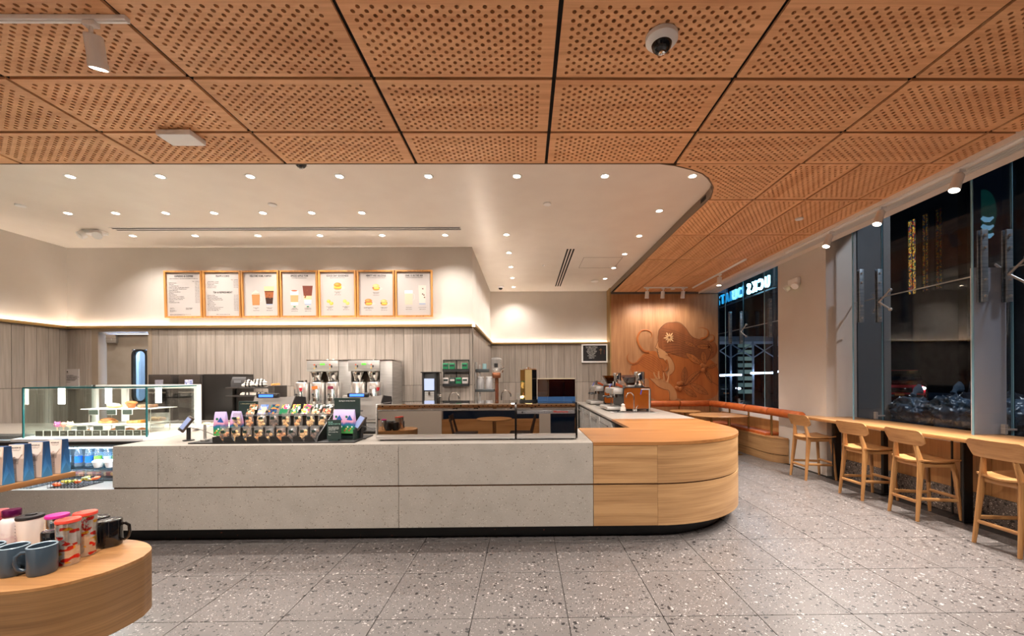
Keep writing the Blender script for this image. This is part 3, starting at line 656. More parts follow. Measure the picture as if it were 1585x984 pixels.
tag(G().box(-3.0, -2.72, 3.35, 3.52, ZW-.055, ZW-.012, .006).box(-2.93, -2.79, 3.40, 3.47, ZW-.012, ZW).build('ceiling_access_point', WHITEP), 'white square wireless unit under the wooden ceiling at left', 'access point')
def emerg(loc, rz, label, cyl):
    t = thing('emergency_light', label, 'emergency light', loc, rz)
    G().box(-.13, .13, -.075 if cyl else -.055, .06 if cyl else 0, -.05 if cyl else -.06, 0 if cyl else .06, .01).build('housing', WHITEP, t)
    for s in (-1, 1):
        h = G().cyl((s*.10, -.055, -.06), (s*.125, -.10, -.10), .052, .056, 16).build('lamp_head', WHITEP, t)
    return t
emerg((-6.19, 5.95, ZC), 0, 'white twin-head emergency light on the white ceiling at left', True)
t = emerg((4.60, 6.9, 3.13), -PI/2, 'white twin-head emergency light on the beige column', False)
G().ell((0, -.055, -.058), .008, .008, .006).build('green_indicator', mat('green_led', (40, 255, 120), .4, emit=6.), t)
# slot vents
v = thing('slot_vent', 'long dark slot vent in the white ceiling above the menu boards', 'vent', (0, 0, ZC))
G().box(-5.85, -.93, 5.82, 5.86, -.002, .001).box(-5.85, -.93, 5.885, 5.925, -.002, .001).build('slot', mat('vent_slot', (70, 58, 48), .8), v)
G().box(-5.86, -.92, 5.862, 5.883, -.006, .001).box(-5.86, -.92, 5.81, 5.818, -.006, .001).box(-5.86, -.92, 5.927, 5.935, -.006, .001).build('frame', WHITEP, v)
v = thing('slot_vent', 'three short parallel black slot vents in the white ceiling at right', 'vent', (0, 0, ZC))
for k in range(3): G().box(.70+.052*k, .727+.052*k, 6.82, 9.6, -.002, .001).build('slot', DKGAP, v)
h = thing('access_hatch', 'flush access hatch with thin joints in the white ceiling', 'hatch', (0, 0, ZC))
ringprism(G(), [(1.05, 7.3), (1.75, 7.3), (1.75, 8.0), (1.05, 8.0)], [(1.055, 7.305), (1.745, 7.305), (1.745, 7.995), (1.055, 7.995)], -.002, .001, 'Z').build('hatch_joint', mat('hatch_gap', (120, 104, 88), .8), h)

# ================================================================== MENU BOARDS
MFR = wood('menu_frame_oak', (150, 98, 46), (206, 146, 80), 'Z', 40, .42)
cols = dict(latte=(176, 122, 72), cream=(240, 228, 212), cold=(52, 26, 16), mid=(150, 84, 44), foam=(226, 184, 140), chai=(214, 180, 156), milk=(206, 190, 178))
def pm(c): return mat('print_%d_%d_%d' % c, c, .55)
def cup(par, cx, z0, w0, w1, h, layers, handle=False, ice=False, whip=False):
    g = cup_root = G(); y = -.0165
    G().add([(cx+w1*.2, y+.0006, z0-.004), (cx+w1*1.1, y+.0006, z0-.002), (cx+w1*1.15, y+.0006, z0+.022), (cx+w0*.4, y+.0006, z0+.022)], [(0, 1, 2, 3)]).build('printed_shadow', pm((196, 186, 180)), par)
    a = 0
    for f, c in layers:
        z1 = z0+h*a; z2 = z0+h*(a+f); wa = w0+(w1-w0)*a; wb_ = w0+(w1-w0)*(a+f)
        G().add([(cx-wa/2, y, z1), (cx+wa/2, y, z1), (cx+wb_/2, y, z2), (cx-wb_/2, y, z2)], [(0, 1, 2, 3)]).build('printed_layer', pm(c), par); a += f
    if whip:
        G().add([(cx+w1*.5*math.cos(t)*(1-.0*t), y, z0+h+.05*math.sin(t)) for t in [PI*k/10 for k in range(11)]], [tuple(range(11))]).build('printed_cream', pm((236, 218, 196)), par)
        G().add([(cx+.02*math.cos(t), y, z0+h+.045+.028*math.sin(t)) for t in [PI*k/8 for k in range(9)]], [tuple(range(9))]).build('printed_cream', pm((226, 200, 172)), par)
    if handle: G().tube([(cx+w1*.5, y, z0+h*.75), (cx+w1*.72, y, z0+h*.72), (cx+w1*.74, y, z0+h*.4), (cx+w1*.48, y, z0+h*.3)], .003, 6, (y, .1)).build('printed_handle', pm((196, 190, 186)), par)
    if ice:
        for k in range(4):
            xx = cx+random.uniform(-.3, .3)*w1; zz = z0+h*random.uniform(.35, .85); q = .012
            G().add([(xx-q, y-.0004, zz-q*.6), (xx+q, y-.0004, zz-q), (xx+q*.7, y-.0004, zz+q), (xx-q*.8, y-.0004, zz+q*.7)], [(0, 1, 2, 3)]).build('printed_ice', pm((120, 62, 34) if ice == 1 else (96, 74, 62)), par)
def oval(par, cx, cz, rx, rz, c, dy=0, a=0.):
    G().add([(cx+rx*math.cos(t)*math.cos(a)-rz*math.sin(t)*math.sin(a), -.0165-dy, cz+rx*math.cos(t)*math.sin(a)+rz*math.sin(t)*math.cos(a)) for t in [2*PI*k/18 for k in range(18)]], [tuple(range(18))]).build('printed_food', pm(c), par)
def sandwich(par, cx, cz, s, top, fil):
    oval(par, cx+.035*s, cz-.02*s, .07*s, .026*s, (190, 180, 172))
    oval(par, cx, cz-.028*s, .056*s, .024*s, (196, 136, 72), .0003); oval(par, cx, cz-.008*s, .064*s, .016*s, fil, .0006); oval(par, cx+.01*s, cz-.016*s, .05*s, .010*s, (240, 196, 60), .0009)
    oval(par, cx, cz+.020*s, .056*s, .034*s, top, .0012); oval(par, cx-.012*s, cz+.030*s, .03*s, .014*s, tuple(min(255, v+26) for v in top), .0015)
def caption(par, cx, z, body): text('printed_caption', body, .0155, INK, par, (cx, -.0172, z), ext=.0001, res=1)
heads = ['ESPRESSO & COFFEE', 'FRAPPUCCINO', 'WELCOME HOME, PUMPKIN', 'SPICED APPLE YUM', 'GOOD DAY GOODNESS', 'HEARTY AND DELICIOUS', 'CHAI IS IN THE AIR']
descr = ['listing espresso and coffee prices', 'listing blended drinks and teas', 'showing a whipped pumpkin drink and an iced coffee', 'showing two apple spiced drinks', 'showing a croissant sandwich and egg bites', 'showing three breakfast sandwiches', 'showing hot and iced chai drinks']
HF = .040
for i in range(7):
    x0 = -5.795+.6155*i
    t = thing('menu_board', 'oak-framed menu board %s, %s from the left' % (descr[i], ORD[i]), 'menu board', (x0+.302, 6.66, 2.528), 0, 'framed menu boards on the rear wall')
    t.rotation_euler = (math.radians(1.5), math.radians((-.0, .25, -.3, .15, -.1, .3, 0)[i]), 0)
    ringprism(G(), [(-.300, 0), (.300, 0), (.300, .752), (-.300, .752)], [(-.274, .026), (.274, .026), (.274, .726), (-.274, .726)], -.045, 0).build('frame', MFR, t)
    p = G().box(-.276, .276, -.016, -.004, .02, .73).build('poster', PAPER, t)
    text('printed_heading', heads[i], HF, INK, t, (0, -.0172, .655), ext=.0002, sx=.72 if len(heads[i]) < 19 else .62, space=1.15, res=2)
    if i == 0:
        names = 'Caffè Americano\nCaffè Latte\nIced Shaken Espresso\nIced Brown Sugar Oatmilk Shaken Espresso\nIced Toasted Vanilla Oatmilk Espresso\nCaramel Macchiato\nWhite Chocolate Mocha\nFlat White\nNitro Cold Brew\nVanilla Sweet Cream Cold Brew\nSalted Caramel Cream Cold Brew\nChocolate Cream Cold Brew\nCappuccino\nFreshly Brewed Coffee'
        text('printed_caption', 'MAKE YOUR BEVERAGE YOURS WITH YOUR FAVORITE CUSTOMIZATIONS', .0135, INK, t, (0, -.0172, .625), ext=.0001, res=1)
        text('printed_list', names, .0185, INK, t, (-.245, -.0172, .555), ext=.0001, res=1, align='LEFT', line=1.30)
        text('printed_prices', 'TALL  GRANDE\n'+'\n'.join('%.2f | %.2f' % (3.25+.2*(k % 5), 3.95+.2*(k % 6)) for k in range(14)), .0165, INK, t, (.245, -.0172, .58), ext=.0001, res=1, align='RIGHT', line=1.46)
        text('printed_notes', 'ADD EXTRA\nESPRESSO +1.00\n\nMILK CHOICES\nOAT  SOY  ALMOND\nCOCONUT', .0115, INK, t, (-.235, -.0172, .155), ext=.0001, res=1, align='LEFT')
        text('printed_notes', 'SYRUPS AND SAUCES\nVANILLA  CARAMEL\nHAZELNUT +.80', .0115, INK, t, (.02, -.0172, .155), ext=.0001, res=1, align='LEFT')
        text('printed_notes', '2,000 calories a day is used for general nutrition advice, but calorie needs vary.\nAdditional nutrition information available upon request.', .0105, INK, t, (-.235, -.0172, .055), ext=.0001, res=1, align='LEFT')
    elif i == 1:
        text('printed_list', 'Caramel Ribbon Crunch\nMocha Cookie Crumble\nPumpkin Spice\nVanilla Bean Creme\nStrawberry Creme', .0185, INK, t, (-.245, -.0172, .575), ext=.0001, res=1, align='LEFT', line=1.30)
        text('printed_prices', 'TALL  GRANDE\n'+'\n'.join('%.2f | %.2f' % (4.95+.1*k, 5.65+.1*k) for k in range(5)), .0165, INK, t, (.245, -.0172, .605), ext=.0001, res=1, align='RIGHT', line=1.46)
        text('printed_heading', 'TEA & REFRESHMENT', HF, INK, t, (0, -.0172, .395), ext=.0002, sx=.72, space=1.15)
        text('printed_list', 'Strawberry Açaí\nPineapple Passionfruit\nMango Dragonfruit Lemonade\nPineapple Passionfruit Lemonade\nPink Drink\nDragon Drink\nMatcha Tea Latte\nChai Tea Latte\nIced Peach Green Tea Lemonade\nRoyal English Breakfast Tea\nHoney Citrus Mint Tea', .0185, INK, t, (-.245, -.0172, .355), ext=.0001, res=1, align='LEFT', line=1.30)
        text('printed_prices', '\n'.join('%.2f | %.2f' % (3.95+.1*k, 4.45+.15*k) for k in range(11)), .0165, INK, t, (.245, -.0172, .357), ext=.0001, res=1, align='RIGHT', line=1.46)
        text('printed_caption', 'MAKE IT A BLENDED TREAT ANY TIME', .0125, INK, t, (0, -.0172, .05), ext=.0001, res=1)
    elif i == 2:
        cup(t, -.085, .20, .115, .13, .17, [(1, cols['latte']), (.16, cols['cream'])], handle=True, whip=True)
        cup(t, .13, .20, .10, .165, .30, [(.06, (150, 160, 180)), (.34, cols['cold']), (.30, cols['mid']), (.06, (96, 48, 28)), (.24, cols['foam'])], ice=1)
        caption(t, -.085, .155, 'Pumpkin Spice\nLatte\n\n$5.25 | 390 Cal'); caption(t, .13, .155, 'Pumpkin Cream\nCold Brew\n\n$4.95 | 250 Cal')
    elif i == 3:
        text('printed_caption', 'WITH OATMILK AND BLONDE ESPRESSO', .0135, INK, t, (0, -.0172, .63), ext=.0001, res=1)
        cup(t, -.085, .20, .115, .13, .23, [(.2, cols['cream']), (.5, (208, 150, 104)), (.3, cols['cream'])], handle=True)
        oval(t, -.085, .43, .05, .012, (176, 84, 50), .0004)
        cup(t, .13, .20, .10, .165, .31, [(.08, (150, 160, 180)), (.2, cols['cream']), (.2, cols['foam']), (.52, (110, 50, 34))], ice=1)
        for xx in (-.085, .13): G().box(xx-.018, xx+.018, -.0175, -.0168, .165, .182).build('printed_green_tab', GREENB, t)
        caption(t, -.085, .145, 'Apple Crisp\nOatmilk Macchiato\n\n$5.45 | 300 Cal'); caption(t, .13, .145, 'Iced Apple Crisp\nOatmilk Macchiato\n\n$5.45 | 270 Cal')
    elif i == 4:
        text('printed_caption', 'BREAKFAST FAVORITES WITH PROTEIN', .0135, INK, t, (0, -.0172, .63), ext=.0001, res=1)
        sandwich(t, 0, .50, 1.1, (214, 122, 44), (232, 190, 90))
        for cx in (-.13, .13):
            for k, (a, b) in enumerate(((-.02, .02), (.025, -.015))): oval(t, cx+a, .24+b, .032, .027, (226, 168, 60) if cx < 0 else (236, 178, 96), .0003+k*.0004); oval(t, cx+a-.006, .248+b, .016, .012, (240, 200, 110), .0013+k*.0004)
        caption(t, 0, .405, 'Bacon Sausage &\nEgg Wrap\n\n$5.75 | 640 Cal'); caption(t, -.13, .165, 'Bacon & Gruyère\nEgg Bites\n\n$4.95 | 300 Cal'); caption(t, .13, .165, 'Kale & Mushroom\nEgg Bites\n\n$4.95 | 230 Cal')
    elif i == 5:
        text('printed_caption', 'SATISFYING SANDWICHES TO START YOUR DAY', .0135, INK, t, (0, -.0172, .63), ext=.0001, res=1)
        sandwich(t, 0, .48, 1.0, (226, 176, 112), (140, 58, 40)); sandwich(t, -.125, .24, 1.05, (196, 116, 56), (130, 50, 30)); sandwich(t, .125, .235, .95, (214, 164, 100), (90, 40, 26))
        caption(t, 0, .395, 'Bacon, Gouda &\nEgg Sandwich\n\n$5.25 | 360 Cal'); caption(t, -.125, .155, 'Double-Smoked Bacon,\nCheddar & Egg Sandwich\n\n$5.75 | 500 Cal'); caption(t, .125, .155, 'Sausage, Cheddar\n& Egg Sandwich\n\n$4.75 | 480 Cal')
    else:
        text('printed_caption', 'WARM SPICES BALANCED WITH CREAMY MILK', .0135, INK, t, (0, -.0172, .63), ext=.0001, res=1)
        cup(t, -.09, .20, .125, .13, .23, [(.78, cols['chai']), (.22, cols['cream'])], handle=True)
        cup(t, .13, .20, .10, .125, .31, [(.08, (150, 160, 180)), (.92, cols['milk'])], ice=2)
        caption(t, -.09, .15, 'Chai Tea Latte\n\n$4.95 | 240 Cal'); caption(t, .13, .15, 'Iced Chai Tea Latte\n\n$4.95 | 240 Cal')
# small black menu frame at far right
t = thing('black_menu_frame', 'small white-framed black menu board below the ledge, beside the mural', 'menu board', (1.72, 10.15, 1.90))
ringprism(G(), [(-.33, 0), (.32, 0), (.32, .46), (-.33, .46)], [(-.295, .035), (.285, .035), (.285, .425), (-.295, .425)], -.03, 0).build('frame', WHITEP, t)
G().box(-.3, .29, -.012, -.002, .03, .43).build('board', mat('chalk_black', (26, 24, 26), .5), t)
text('chalk_text', 'YOU NAME IT, WE MAKE IT\nCUSTOMIZE YOUR ORDER\nCOLD BREW & TEA\nNITRO COLD BREW\nVANILLA SWEET CREAM\nICED MATCHA LATTE\nDRAGON DRINK\nPINK DRINK\nSTRAWBERRY ACAI\nCHAI LATTE\nTHANK YOU', .024, INKW, t, (-.08, -.0135, .39), ext=.0002, res=1, line=1.2)
text('chalk_text', 'M\nMENU\nA\nB\nC\nD', .024, mat('chalk_amber', (206, 150, 84), .6), t, (.15, -.0135, .33), ext=.0002, res=1); text('chalk_text', '5\n4\n5\n3', .026, mat('chalk_red', (190, 50, 54), .6), t, (.235, -.0135, .29), ext=.0002, res=1)

# ================================================================== MURAL (low relief, stained)
mu = thing('carved_mural', 'carved and stained oak relief of a woman in profile among coffee branches', 'mural', (0, 9.83, 0))
def mp_(p): return (2.025+(p[0]-60)*.003332, 3.66-(p[1]-98)*.003345)   # relief drawn on its own sheet
def relief(name, pts, m, d, sub=2):
    q = [mp_(p) for p in pts]
    for _ in range(sub):
        n = len(q); q2 = []
        for i in range(n):
            a, b = q[i], q[(i+1) % n]; q2 += [(a[0]*.75+b[0]*.25, a[1]*.75+b[1]*.25), (a[0]*.25+b[0]*.75, a[1]*.25+b[1]*.75)]
        q = q2
    return G().prism([(max(2.065, min(4.655, x)), z) for x, z in q], -d, 0, 'Y').build(name, m, mu)
def spline(pts, n=6):
    P = [Vector(p) for p in pts]; P = [P[0]*2-P[1]]+P+[P[-1]*2-P[-2]]; out = []
    for i in range(1, len(P)-2):
        for k in range(n):
            t = k/n; a, b, c, d = P[i-1:i+3]
            out.append(.5*((2*b)+(c-a)*t+(2*a-5*b+4*c-d)*t*t+(3*b-a-3*c+d)*t**3))
    out.append(P[-2]); return out
def line(name, pts, r0, r1, m, d=.004, par=None):
    d = max(d, .34*r0+.001); q = [Vector((mp_(p)[0], -d, mp_(p)[1])) for p in spline([(a[0], a[1]) for a in pts])]
    n = len(q); rr = [(1.5 if r0 < .006 else 1.)*max(.0015, (r0+(r1-r0)*i/(n-1))) for i in range(n)]
    return G().tube(q, rr, 6, (-d, .22)).build(name, m, par or mu)
relief('lower_hair', [(212, 650), (240, 640), (275, 600), (305, 565), (345, 548), (405, 545), (412, 600), (450, 602), (470, 625), (478, 660), (455, 690), (478, 730), (520, 780), (548, 850), (548, 905), (350, 905), (345, 800), (345, 740), (260, 740), (216, 700)], HAIR, .004)
relief('right_hair', [(465, 550), (560, 590), (640, 600), (700, 580), (780, 600), (830, 640), (857, 700), (857, 905), (548, 905), (548, 850), (520, 780), (480, 735), (520, 700), (534, 670), (515, 620), (484, 590)], HAIR, .004)
relief('flowing_hair', [(412, 520), (411, 450), (418, 398), (440, 370), (475, 346), (520, 341), (568, 343), (612, 380), (655, 442), (700, 462), (765, 470), (815, 478), (842, 505), (845, 560), (800, 610), (740, 622), (690, 600), (630, 606), (560, 585), (500, 560), (465, 552), (432, 530)], HAIRD, .007)
relief('face', [(412, 462), (409, 482), (398, 508), (390, 524), (404, 530), (411, 541), (405, 550), (413, 557), (409, 566), (416, 578), (418, 594), (440, 601), (470, 596), (486, 575), (468, 552), (432, 530), (414, 500)], SKINW, .006, 1)
relief('neck', [(442, 598), (484, 578), (515, 612), (532, 660), (522, 700), (492, 722), (474, 735), (480, 706), (496, 688), (486, 650), (462, 616)], SKINW, .0055)
relief('hand', [(345, 742), (385, 748), (412, 738), (440, 752), (470, 764), (505, 790), (532, 822), (546, 850), (548, 905), (492, 905), (490, 835), (450, 822), (408, 800), (378, 772)], SKINW, .006)
for pts in ([(402, 750), (388, 728), (378, 700)], [(418, 748), (414, 720), (415, 692)], [(455, 764), (452, 735), (450, 702)], [(478, 772), (486, 742), (490, 712)]): line('finger', pts, .028, .014, SKINW, .008)
line('bracelet_ring', [(396, 748), (412, 738), (430, 750)], .010, .010, HAIRD, .010)
for pts, a, b in (([(345, 552), (310, 548), (275, 505), (262, 450), (285, 405), (325, 394), (362, 412), (366, 440), (352, 452)], .034, .004), ([(300, 590), (262, 628), (222, 636), (192, 612), (188, 582), (198, 565)], .030, .004),
                  ([(720, 462), (762, 448), (778, 418), (768, 394), (735, 380), (700, 382)], .030, .003), ([(790, 480), (815, 466), (818, 442), (802, 430), (785, 434)], .022, .003), ([(470, 610), (482, 650), (476, 684), (455, 690), (444, 672), (452, 656)], .026, .004), ([(225, 655), (208, 690), (212, 730)], .012, .003)):
    line('hair_curl', pts, a, b, HAIR, .006)
for k in range(10):
    y = 380+k*22; line('hair_strand', [(430+k*4, y), (520+k*6, y+20-k*4), (620, y+60-k*7), (760, 500+k*10)], .0022, .0015, BURN, .0082)
for k in range(8):
    line('hair_strand', [(330-k*10, 560+k*10), (380, 580+k*18), (430, 630+k*16), (452+k*8, 700+k*18)], .002, .0015, BURN, .005)
line('face_outline', [(418, 398), (411, 450), (412, 470), (398, 508), (390, 524), (404, 531), (411, 541), (405, 550), (413, 557), (409, 566), (416, 578), (420, 598), (448, 602), (474, 640), (482, 670)], .0028, .0022, BURN, .0075)
line('hair_outline', [(418, 398), (440, 370), (475, 346), (520, 341), (568, 343), (612, 380), (655, 442), (700, 462), (765, 470)], .004, .003, BURN, .0075)
line('hand_outline', [(345, 742), (378, 772), (408, 802), (450, 822), (490, 836), (494, 905)], .003, .003, BURN, .0065)
line('jaw_outline', [(468, 552), (500, 590), (530, 650), (524, 698), (478, 735)], .0028, .002, BURN, .0068)
for k in range(11):
    a = k*2*PI/11+.2; r = (46 if k % 2 else 36); cx, cy = 493, 450
    relief('flower_petal', [(cx+math.cos(a)*4, cy+math.sin(a)*4), (cx+math.cos(a+.22)*r*.55, cy+math.sin(a+.22)*r*.55), (cx+math.cos(a)*r, cy+math.sin(a)*r), (cx+math.cos(a-.22)*r*.55, cy+math.sin(a-.22)*r*.55)], mat('petal_wood', (226, 180, 128), .45), .016, 1)
def leaf(a, b, w):
    a = Vector(a); b = Vector(b); d = b-a; n = Vector((-d.y, d.x)).normalized()*w
    pts = [a+d*t+n*math.sin(PI*t)**.8*1 for t in (0, .15, .35, .55, .75, .9, 1)]+[a+d*t-n*math.sin(PI*t)**.8 for t in (.9, .75, .55, .35, .15)]
    l = relief('leaf', [tuple(p) for p in pts], LEAFW, .009, 1)
    line('leaf_vein', [tuple(a), tuple(a+d*.5+n*.05), tuple(b)], .0024, .0015, BURN, .0098, l)
    pp = [tuple(p) for p in pts]; line('leaf_outline', pp[:7], .002, .002, BURN, .0098, l); line('leaf_outline', [pp[0]]+pp[:6:-1]+[pp[6]], .002, .002, BURN, .0098, l)
    for t in (.25, .45, .65): line('leaf_vein', [tuple(a+d*t), tuple(a+d*(t+.12)+n*.55)], .0014, .001, BURN, .0098, l); line('leaf_vein', [tuple(a+d*t), tuple(a+d*(t+.12)-n*.55)], .0014, .001, BURN, .0098, l)
for a, b, wd in (((725, 645), (612, 562), 22), ((748, 640), (738, 548), 20), ((770, 668), (842, 645), 14), ((598, 792), (606, 662), 22), ((600, 800), (720, 690), 24), ((640, 782), (775, 862), 26), ((590, 812), (690, 880), 22), ((795, 520), (690, 515), 18), ((812, 560), (775, 500), 14), ((760, 690), (800, 780), 14), ((600, 480), (690, 520), 12)): leaf(a, b, wd)
for c in ((730, 655), (752, 662), (740, 686), (560, 785), (578, 780), (548, 815), (570, 822)):
    x, z = mp_(c); G().ell((x, -.018, z), .052, .016, .055, 18, 10).build('coffee_cherry', LEAFW, mu)
for pts in ([(560, 800), (620, 790), (690, 720), (740, 690)], [(745, 660), (790, 580), (800, 520), (780, 490)], [(740, 690), (790, 760), (850, 800)]): line('branch', pts, .006, .004, BURN, .010)

# ================================================================== CUSTOMER SIDE FURNITURE
# window bar
br = thing('window_bar', 'long oak bar counter running below the windows on black steel posts', 'bar counter', (0, 0, 0))
G().box(4.29, 4.99, -1.0, 6.42, .868, .908, .004).build('bar_top', OAKY, br)
for y in (.6, 2.3, 4.26, 6.05):
    p = G().box(4.60, 4.69, y-.02, y+.02, .01, .866).box(4.52, 4.745, y-.07, y+.07, 0, .012).build('post', BLACK, br)
    G().cyl((4.50, y-.10, .01), (4.50, y-.10, .866), .010).cyl((4.66, y+.16, .01), (4.66, y+.16, .866), .010).build('cable_rod', BLACK, br)
G().box(4.55, 4.74, 5.20, 5.30, .0, .012).build('base_plate', BLACK, br); G().box(4.62, 4.68, 5.23, 5.27, .012, .866).build('post', BLACK, br)
# stools: local +x towards the bar
def stool():
    t = thing('bar_stool', 'x', 'stool', (0, 0, 0), 0, 'oak stools at the window bar')
    for s in (-1, 1):
        # rear leg and back upright in one bent piece
        g = G(); a = (-.235, s*.172, 0); b = (-.175, s*.150, .60); c = (-.205, s*.118, .80); d = (-.232, s*.112, .93)
        g.bar(a, b, .028, .032, .034, .066, (0, 1, 0)); g.bar(b, c, .034, .066, .026, .038, (0, 1, 0)); g.bar(c, d, .026, .036, .020, .022, (0, 1, 0)); g.ell(d, .012, .011, .012, 8, 6)
        g.build('rear_leg', OAKF, t)
        G().bar((.215, s*.175, 0), (.172, s*.150, .52), .026, .030, .034, .046).bar((.172, s*.150, .52), (.14, s*.15, .605), .034, .046, .034, .06).build('front_leg', OAKF, t)
        G().bar((-.215, s*.164, .235), (.198, s*.166, .215), .020, .034, side=(0, 1, 0)).build('side_stretcher', OAKX, t)
        G().bar((-.165, s*.150, .585), (.15, s*.150, .585), .022, .045, side=(0, 1, 0)).build('seat_rail', OAKX, t)
    G().bar((-.216, -.165, .20), (-.216, .165, .20), .022, .034, side=(1, 0, 0)).build('rear_stretcher', OAKY, t)
    G().bar((.196, -.165, .245), (.196, .165, .245), .022, .034, side=(1, 0, 0)).build('footrest', OAKY, t)
    for x in (-.17, .155): G().bar((x, -.15, .585), (x, .15, .585), .022, .045, side=(1, 0, 0)).build('seat_rail', OAKY, t)
    g = G(); n = 12; m = 9; vs = []
    for k in range(2):
        for i in range(n+1):
            for j in range(m+1):
                u = i/n*2-1; v = j/m*2-1; x = .215*u*(1-.10*abs(v)**3)+.0; yy = .205*v*(1-.10*max(0, -u)**2); z = .628+.022*v*v-.010*(1-u*u)+.004*u
                vs.append((x, yy, z+(0 if k else -.016)))
    N = (n+1)*(m+1); fs = []
    for i in range(n):
        for j in range(m):
            a = i*(m+1)+j; fs += [(N+a, N+a+m+1, N+a+m+2, N+a+1), (a, a+1, a+m+2, a+m+1)]
    bd = [i*(m+1) for i in range(n+1)]+[n*(m+1)+j for j in range(1, m+1)]+[i*(m+1)+m for i in range(n-1, -1, -1)]+[j for j in range(m-1, 0, -1)]
    for k in range(len(bd)): a, b = bd[k], bd[(k+1) % len(bd)]; fs.append((a, b, N+b, N+a))
    g.add(vs, fs); g.build('seat', OAKX, t)
    # curved back panel with rounded corners
    g = G(); n = 20; m = 6; vs = []
    for k in range(2):
        for i in range(n+1):
            v = i/n*2-1; yy = .232*v; hh = .080*(1-max(0, abs(v)-.80)**2/.04*.42) 
            for j in range(m+1):
                w_ = j/m*2-1; z = .872+hh*w_; x = -.222-.035*(1-v*v)*1.0-.02*w_+(.013 if k else 0)
                vs.append((x, yy*(1-.03*(w_ < 0)*abs(w_)), z))
    N = (n+1)*(m+1); fs = []
    for i in range(n):
        for j in range(m):
            a = i*(m+1)+j; fs += [(N+a, N+a+m+1, N+a+m+2, N+a+1), (a, a+1, a+m+2, a+m+1)]
    bd = [i*(m+1) for i in range(n+1)]+[n*(m+1)+j for j in range(1, m+1)]+[i*(m+1)+m for i in range(n-1, -1, -1)]+[j for j in range(m-1, 0, -1)]
    for k in range(len(bd)): a, b = bd[k], bd[(k+1) % len(bd)]; fs.append((a, b, N+b, N+a))
    g.add(vs, fs); g.build('backrest', OAKY, t)
    return t
s0 = stool()
lab = ['oak bar stool at the far end of the window bar, beside the banquette', 'second oak bar stool from the banquette, in front of the black post', 'third oak bar stool from the banquette, left of the large black post', 'nearest oak bar stool, cut by the right edge of the photo']
for k, y in enumerate((6.12, 5.13, 4.40, 3.53)):
    if k == 0: s0.location = (4.335, y, 0); s0['label'] = lab[0]
    else: dup(s0, (4.335, y, 0), math.radians((0, 2, -2, 1)[k]), label=lab[k])
# banquette
bq = thing('banquette_bench', 'curved oak banquette base with tan leather seat cushions in the corner', 'bench', (0, 0, 0))
def bench_path():
    return [(2.75, 9.25), (4.1, 9.25)]+arc(4.1, 8.95, .30, PI/2, 0, 8)[1:]+[(4.40, 7.35)]
pb = [(2.75, 9.82), (2.75, 9.25), (3.95, 9.25)]+arc(3.95, 8.83, .42, PI/2, 0, 8)[1:]+[(4.37, 7.55)]+[(4.37+.0, 7.5)]
end = [(4.37, 7.46)]+[(4.66+(.29)*math.cos(a), 7.44+.29*math.sin(a)*1.2) for a in [PI+PI*k/12 for k in range(13)]]
base = [(2.75, 9.80), (2.75, 9.25), (3.95, 9.25)]+arc(3.95, 8.83, .42, PI/2, 0, 8)[1:]+[(4.37, 7.44)]+[(4.66-.29*math.cos(a), 7.44-.35*math.sin(a)) for a in [PI*k/12 for k in range(1, 13)]]+[(5.04, 7.44), (5.04, 9.80)]
base = [(min(p[0], 4.59 if p[1] < 7.42 else 4.74), p[1]) for p in base]
def sc(poly, d):
    return [(x+(d if x < 4.6 else 0), y+(d if y < 9.3 else 0)) for x, y in poly]
G().prism(base, .145, .425).build('oak_base', OAKH, bq)
G().prism(base, 0, .135).build('oak_base_lower', OAKH, bq)
G().prism(sc(base, .012), .134, .146).build('shadow_joint', DKGAP, bq)
G().prism([(x-.008, y-.008) if x < 4.6 else (x, y) for x, y in base], .425, .445).build('oak_seat_top', OAKY, bq)
def cushion(pts, z0, z1):
    g = G(); cx = sum(p[0] for p in pts)/len(pts); cy = sum(p[1] for p in pts)/len(pts)
    lay = [(1., z0), (1., z1-.015), (.985, z1-.004), (.94, z1)]; vs = []; n = len(pts)
    for s, z in lay: vs += [(cx+(p[0]-cx)*s, cy+(p[1]-cy)*s, z) for p in pts]
    fs = [(k*n+i, k*n+(i+1) % n, (k+1)*n+(i+1) % n, (k+1)*n+i) for k in range(3) for i in range(n)]+[tuple(range(n-1, -1, -1)), tuple(range(3*n, 4*n))]
    return g.add(vs, fs)
cushion([(2.78, 9.62), (2.78, 9.30), (3.60, 9.30), (3.60, 9.62)], .447, .495).build('seat_cushion', LEATH, bq)
cushion([(3.61, 9.62), (3.61, 9.30), (4.0, 9.30), (4.2, 9.22), (4.34, 9.05), (4.40, 8.80), (4.68, 8.80), (4.68, 9.62)], .447, .495).build('seat_cushion', LEATH, bq)
cushion([(4.40, 8.785), (4.40, 8.12), (4.68, 8.12), (4.68, 8.785)], .447, .495).build('seat_cushion', LEATH, bq)
cushion([(4.40, 8.105), (4.40, 7.46), (4.68, 7.46), (4.68, 8.105)], .447, .495).build('seat_cushion', LEATH, bq)
rl = thing('bench_back_rail', 'tan leather bolster back rail of the banquette on brass posts', 'backrest', (0, 0, 0))
pth = [(2.52, 9.60), (3.05, 9.60), (3.08, 9.60), (3.72, 9.60), (3.75, 9.60), (4.18, 9.60)]
def bolster(a, b, za=.90, zb=.90):
    a = Vector((*a, za)); b = Vector((*b, zb)); d = (b-a).normalized()
    return G().tube([a, a+d*.01, a+d*.03, b-d*.03, b-d*.01, b], [.050, .066, .072, .072, .066, .050], 14).build('bolster', LEATH, rl)
bolster((2.50, 9.60), (2.86, 9.60)); bolster((2.92, 9.60), (3.62, 9.60)); bolster((3.64, 9.60), (4.34, 9.60), .90, .905)
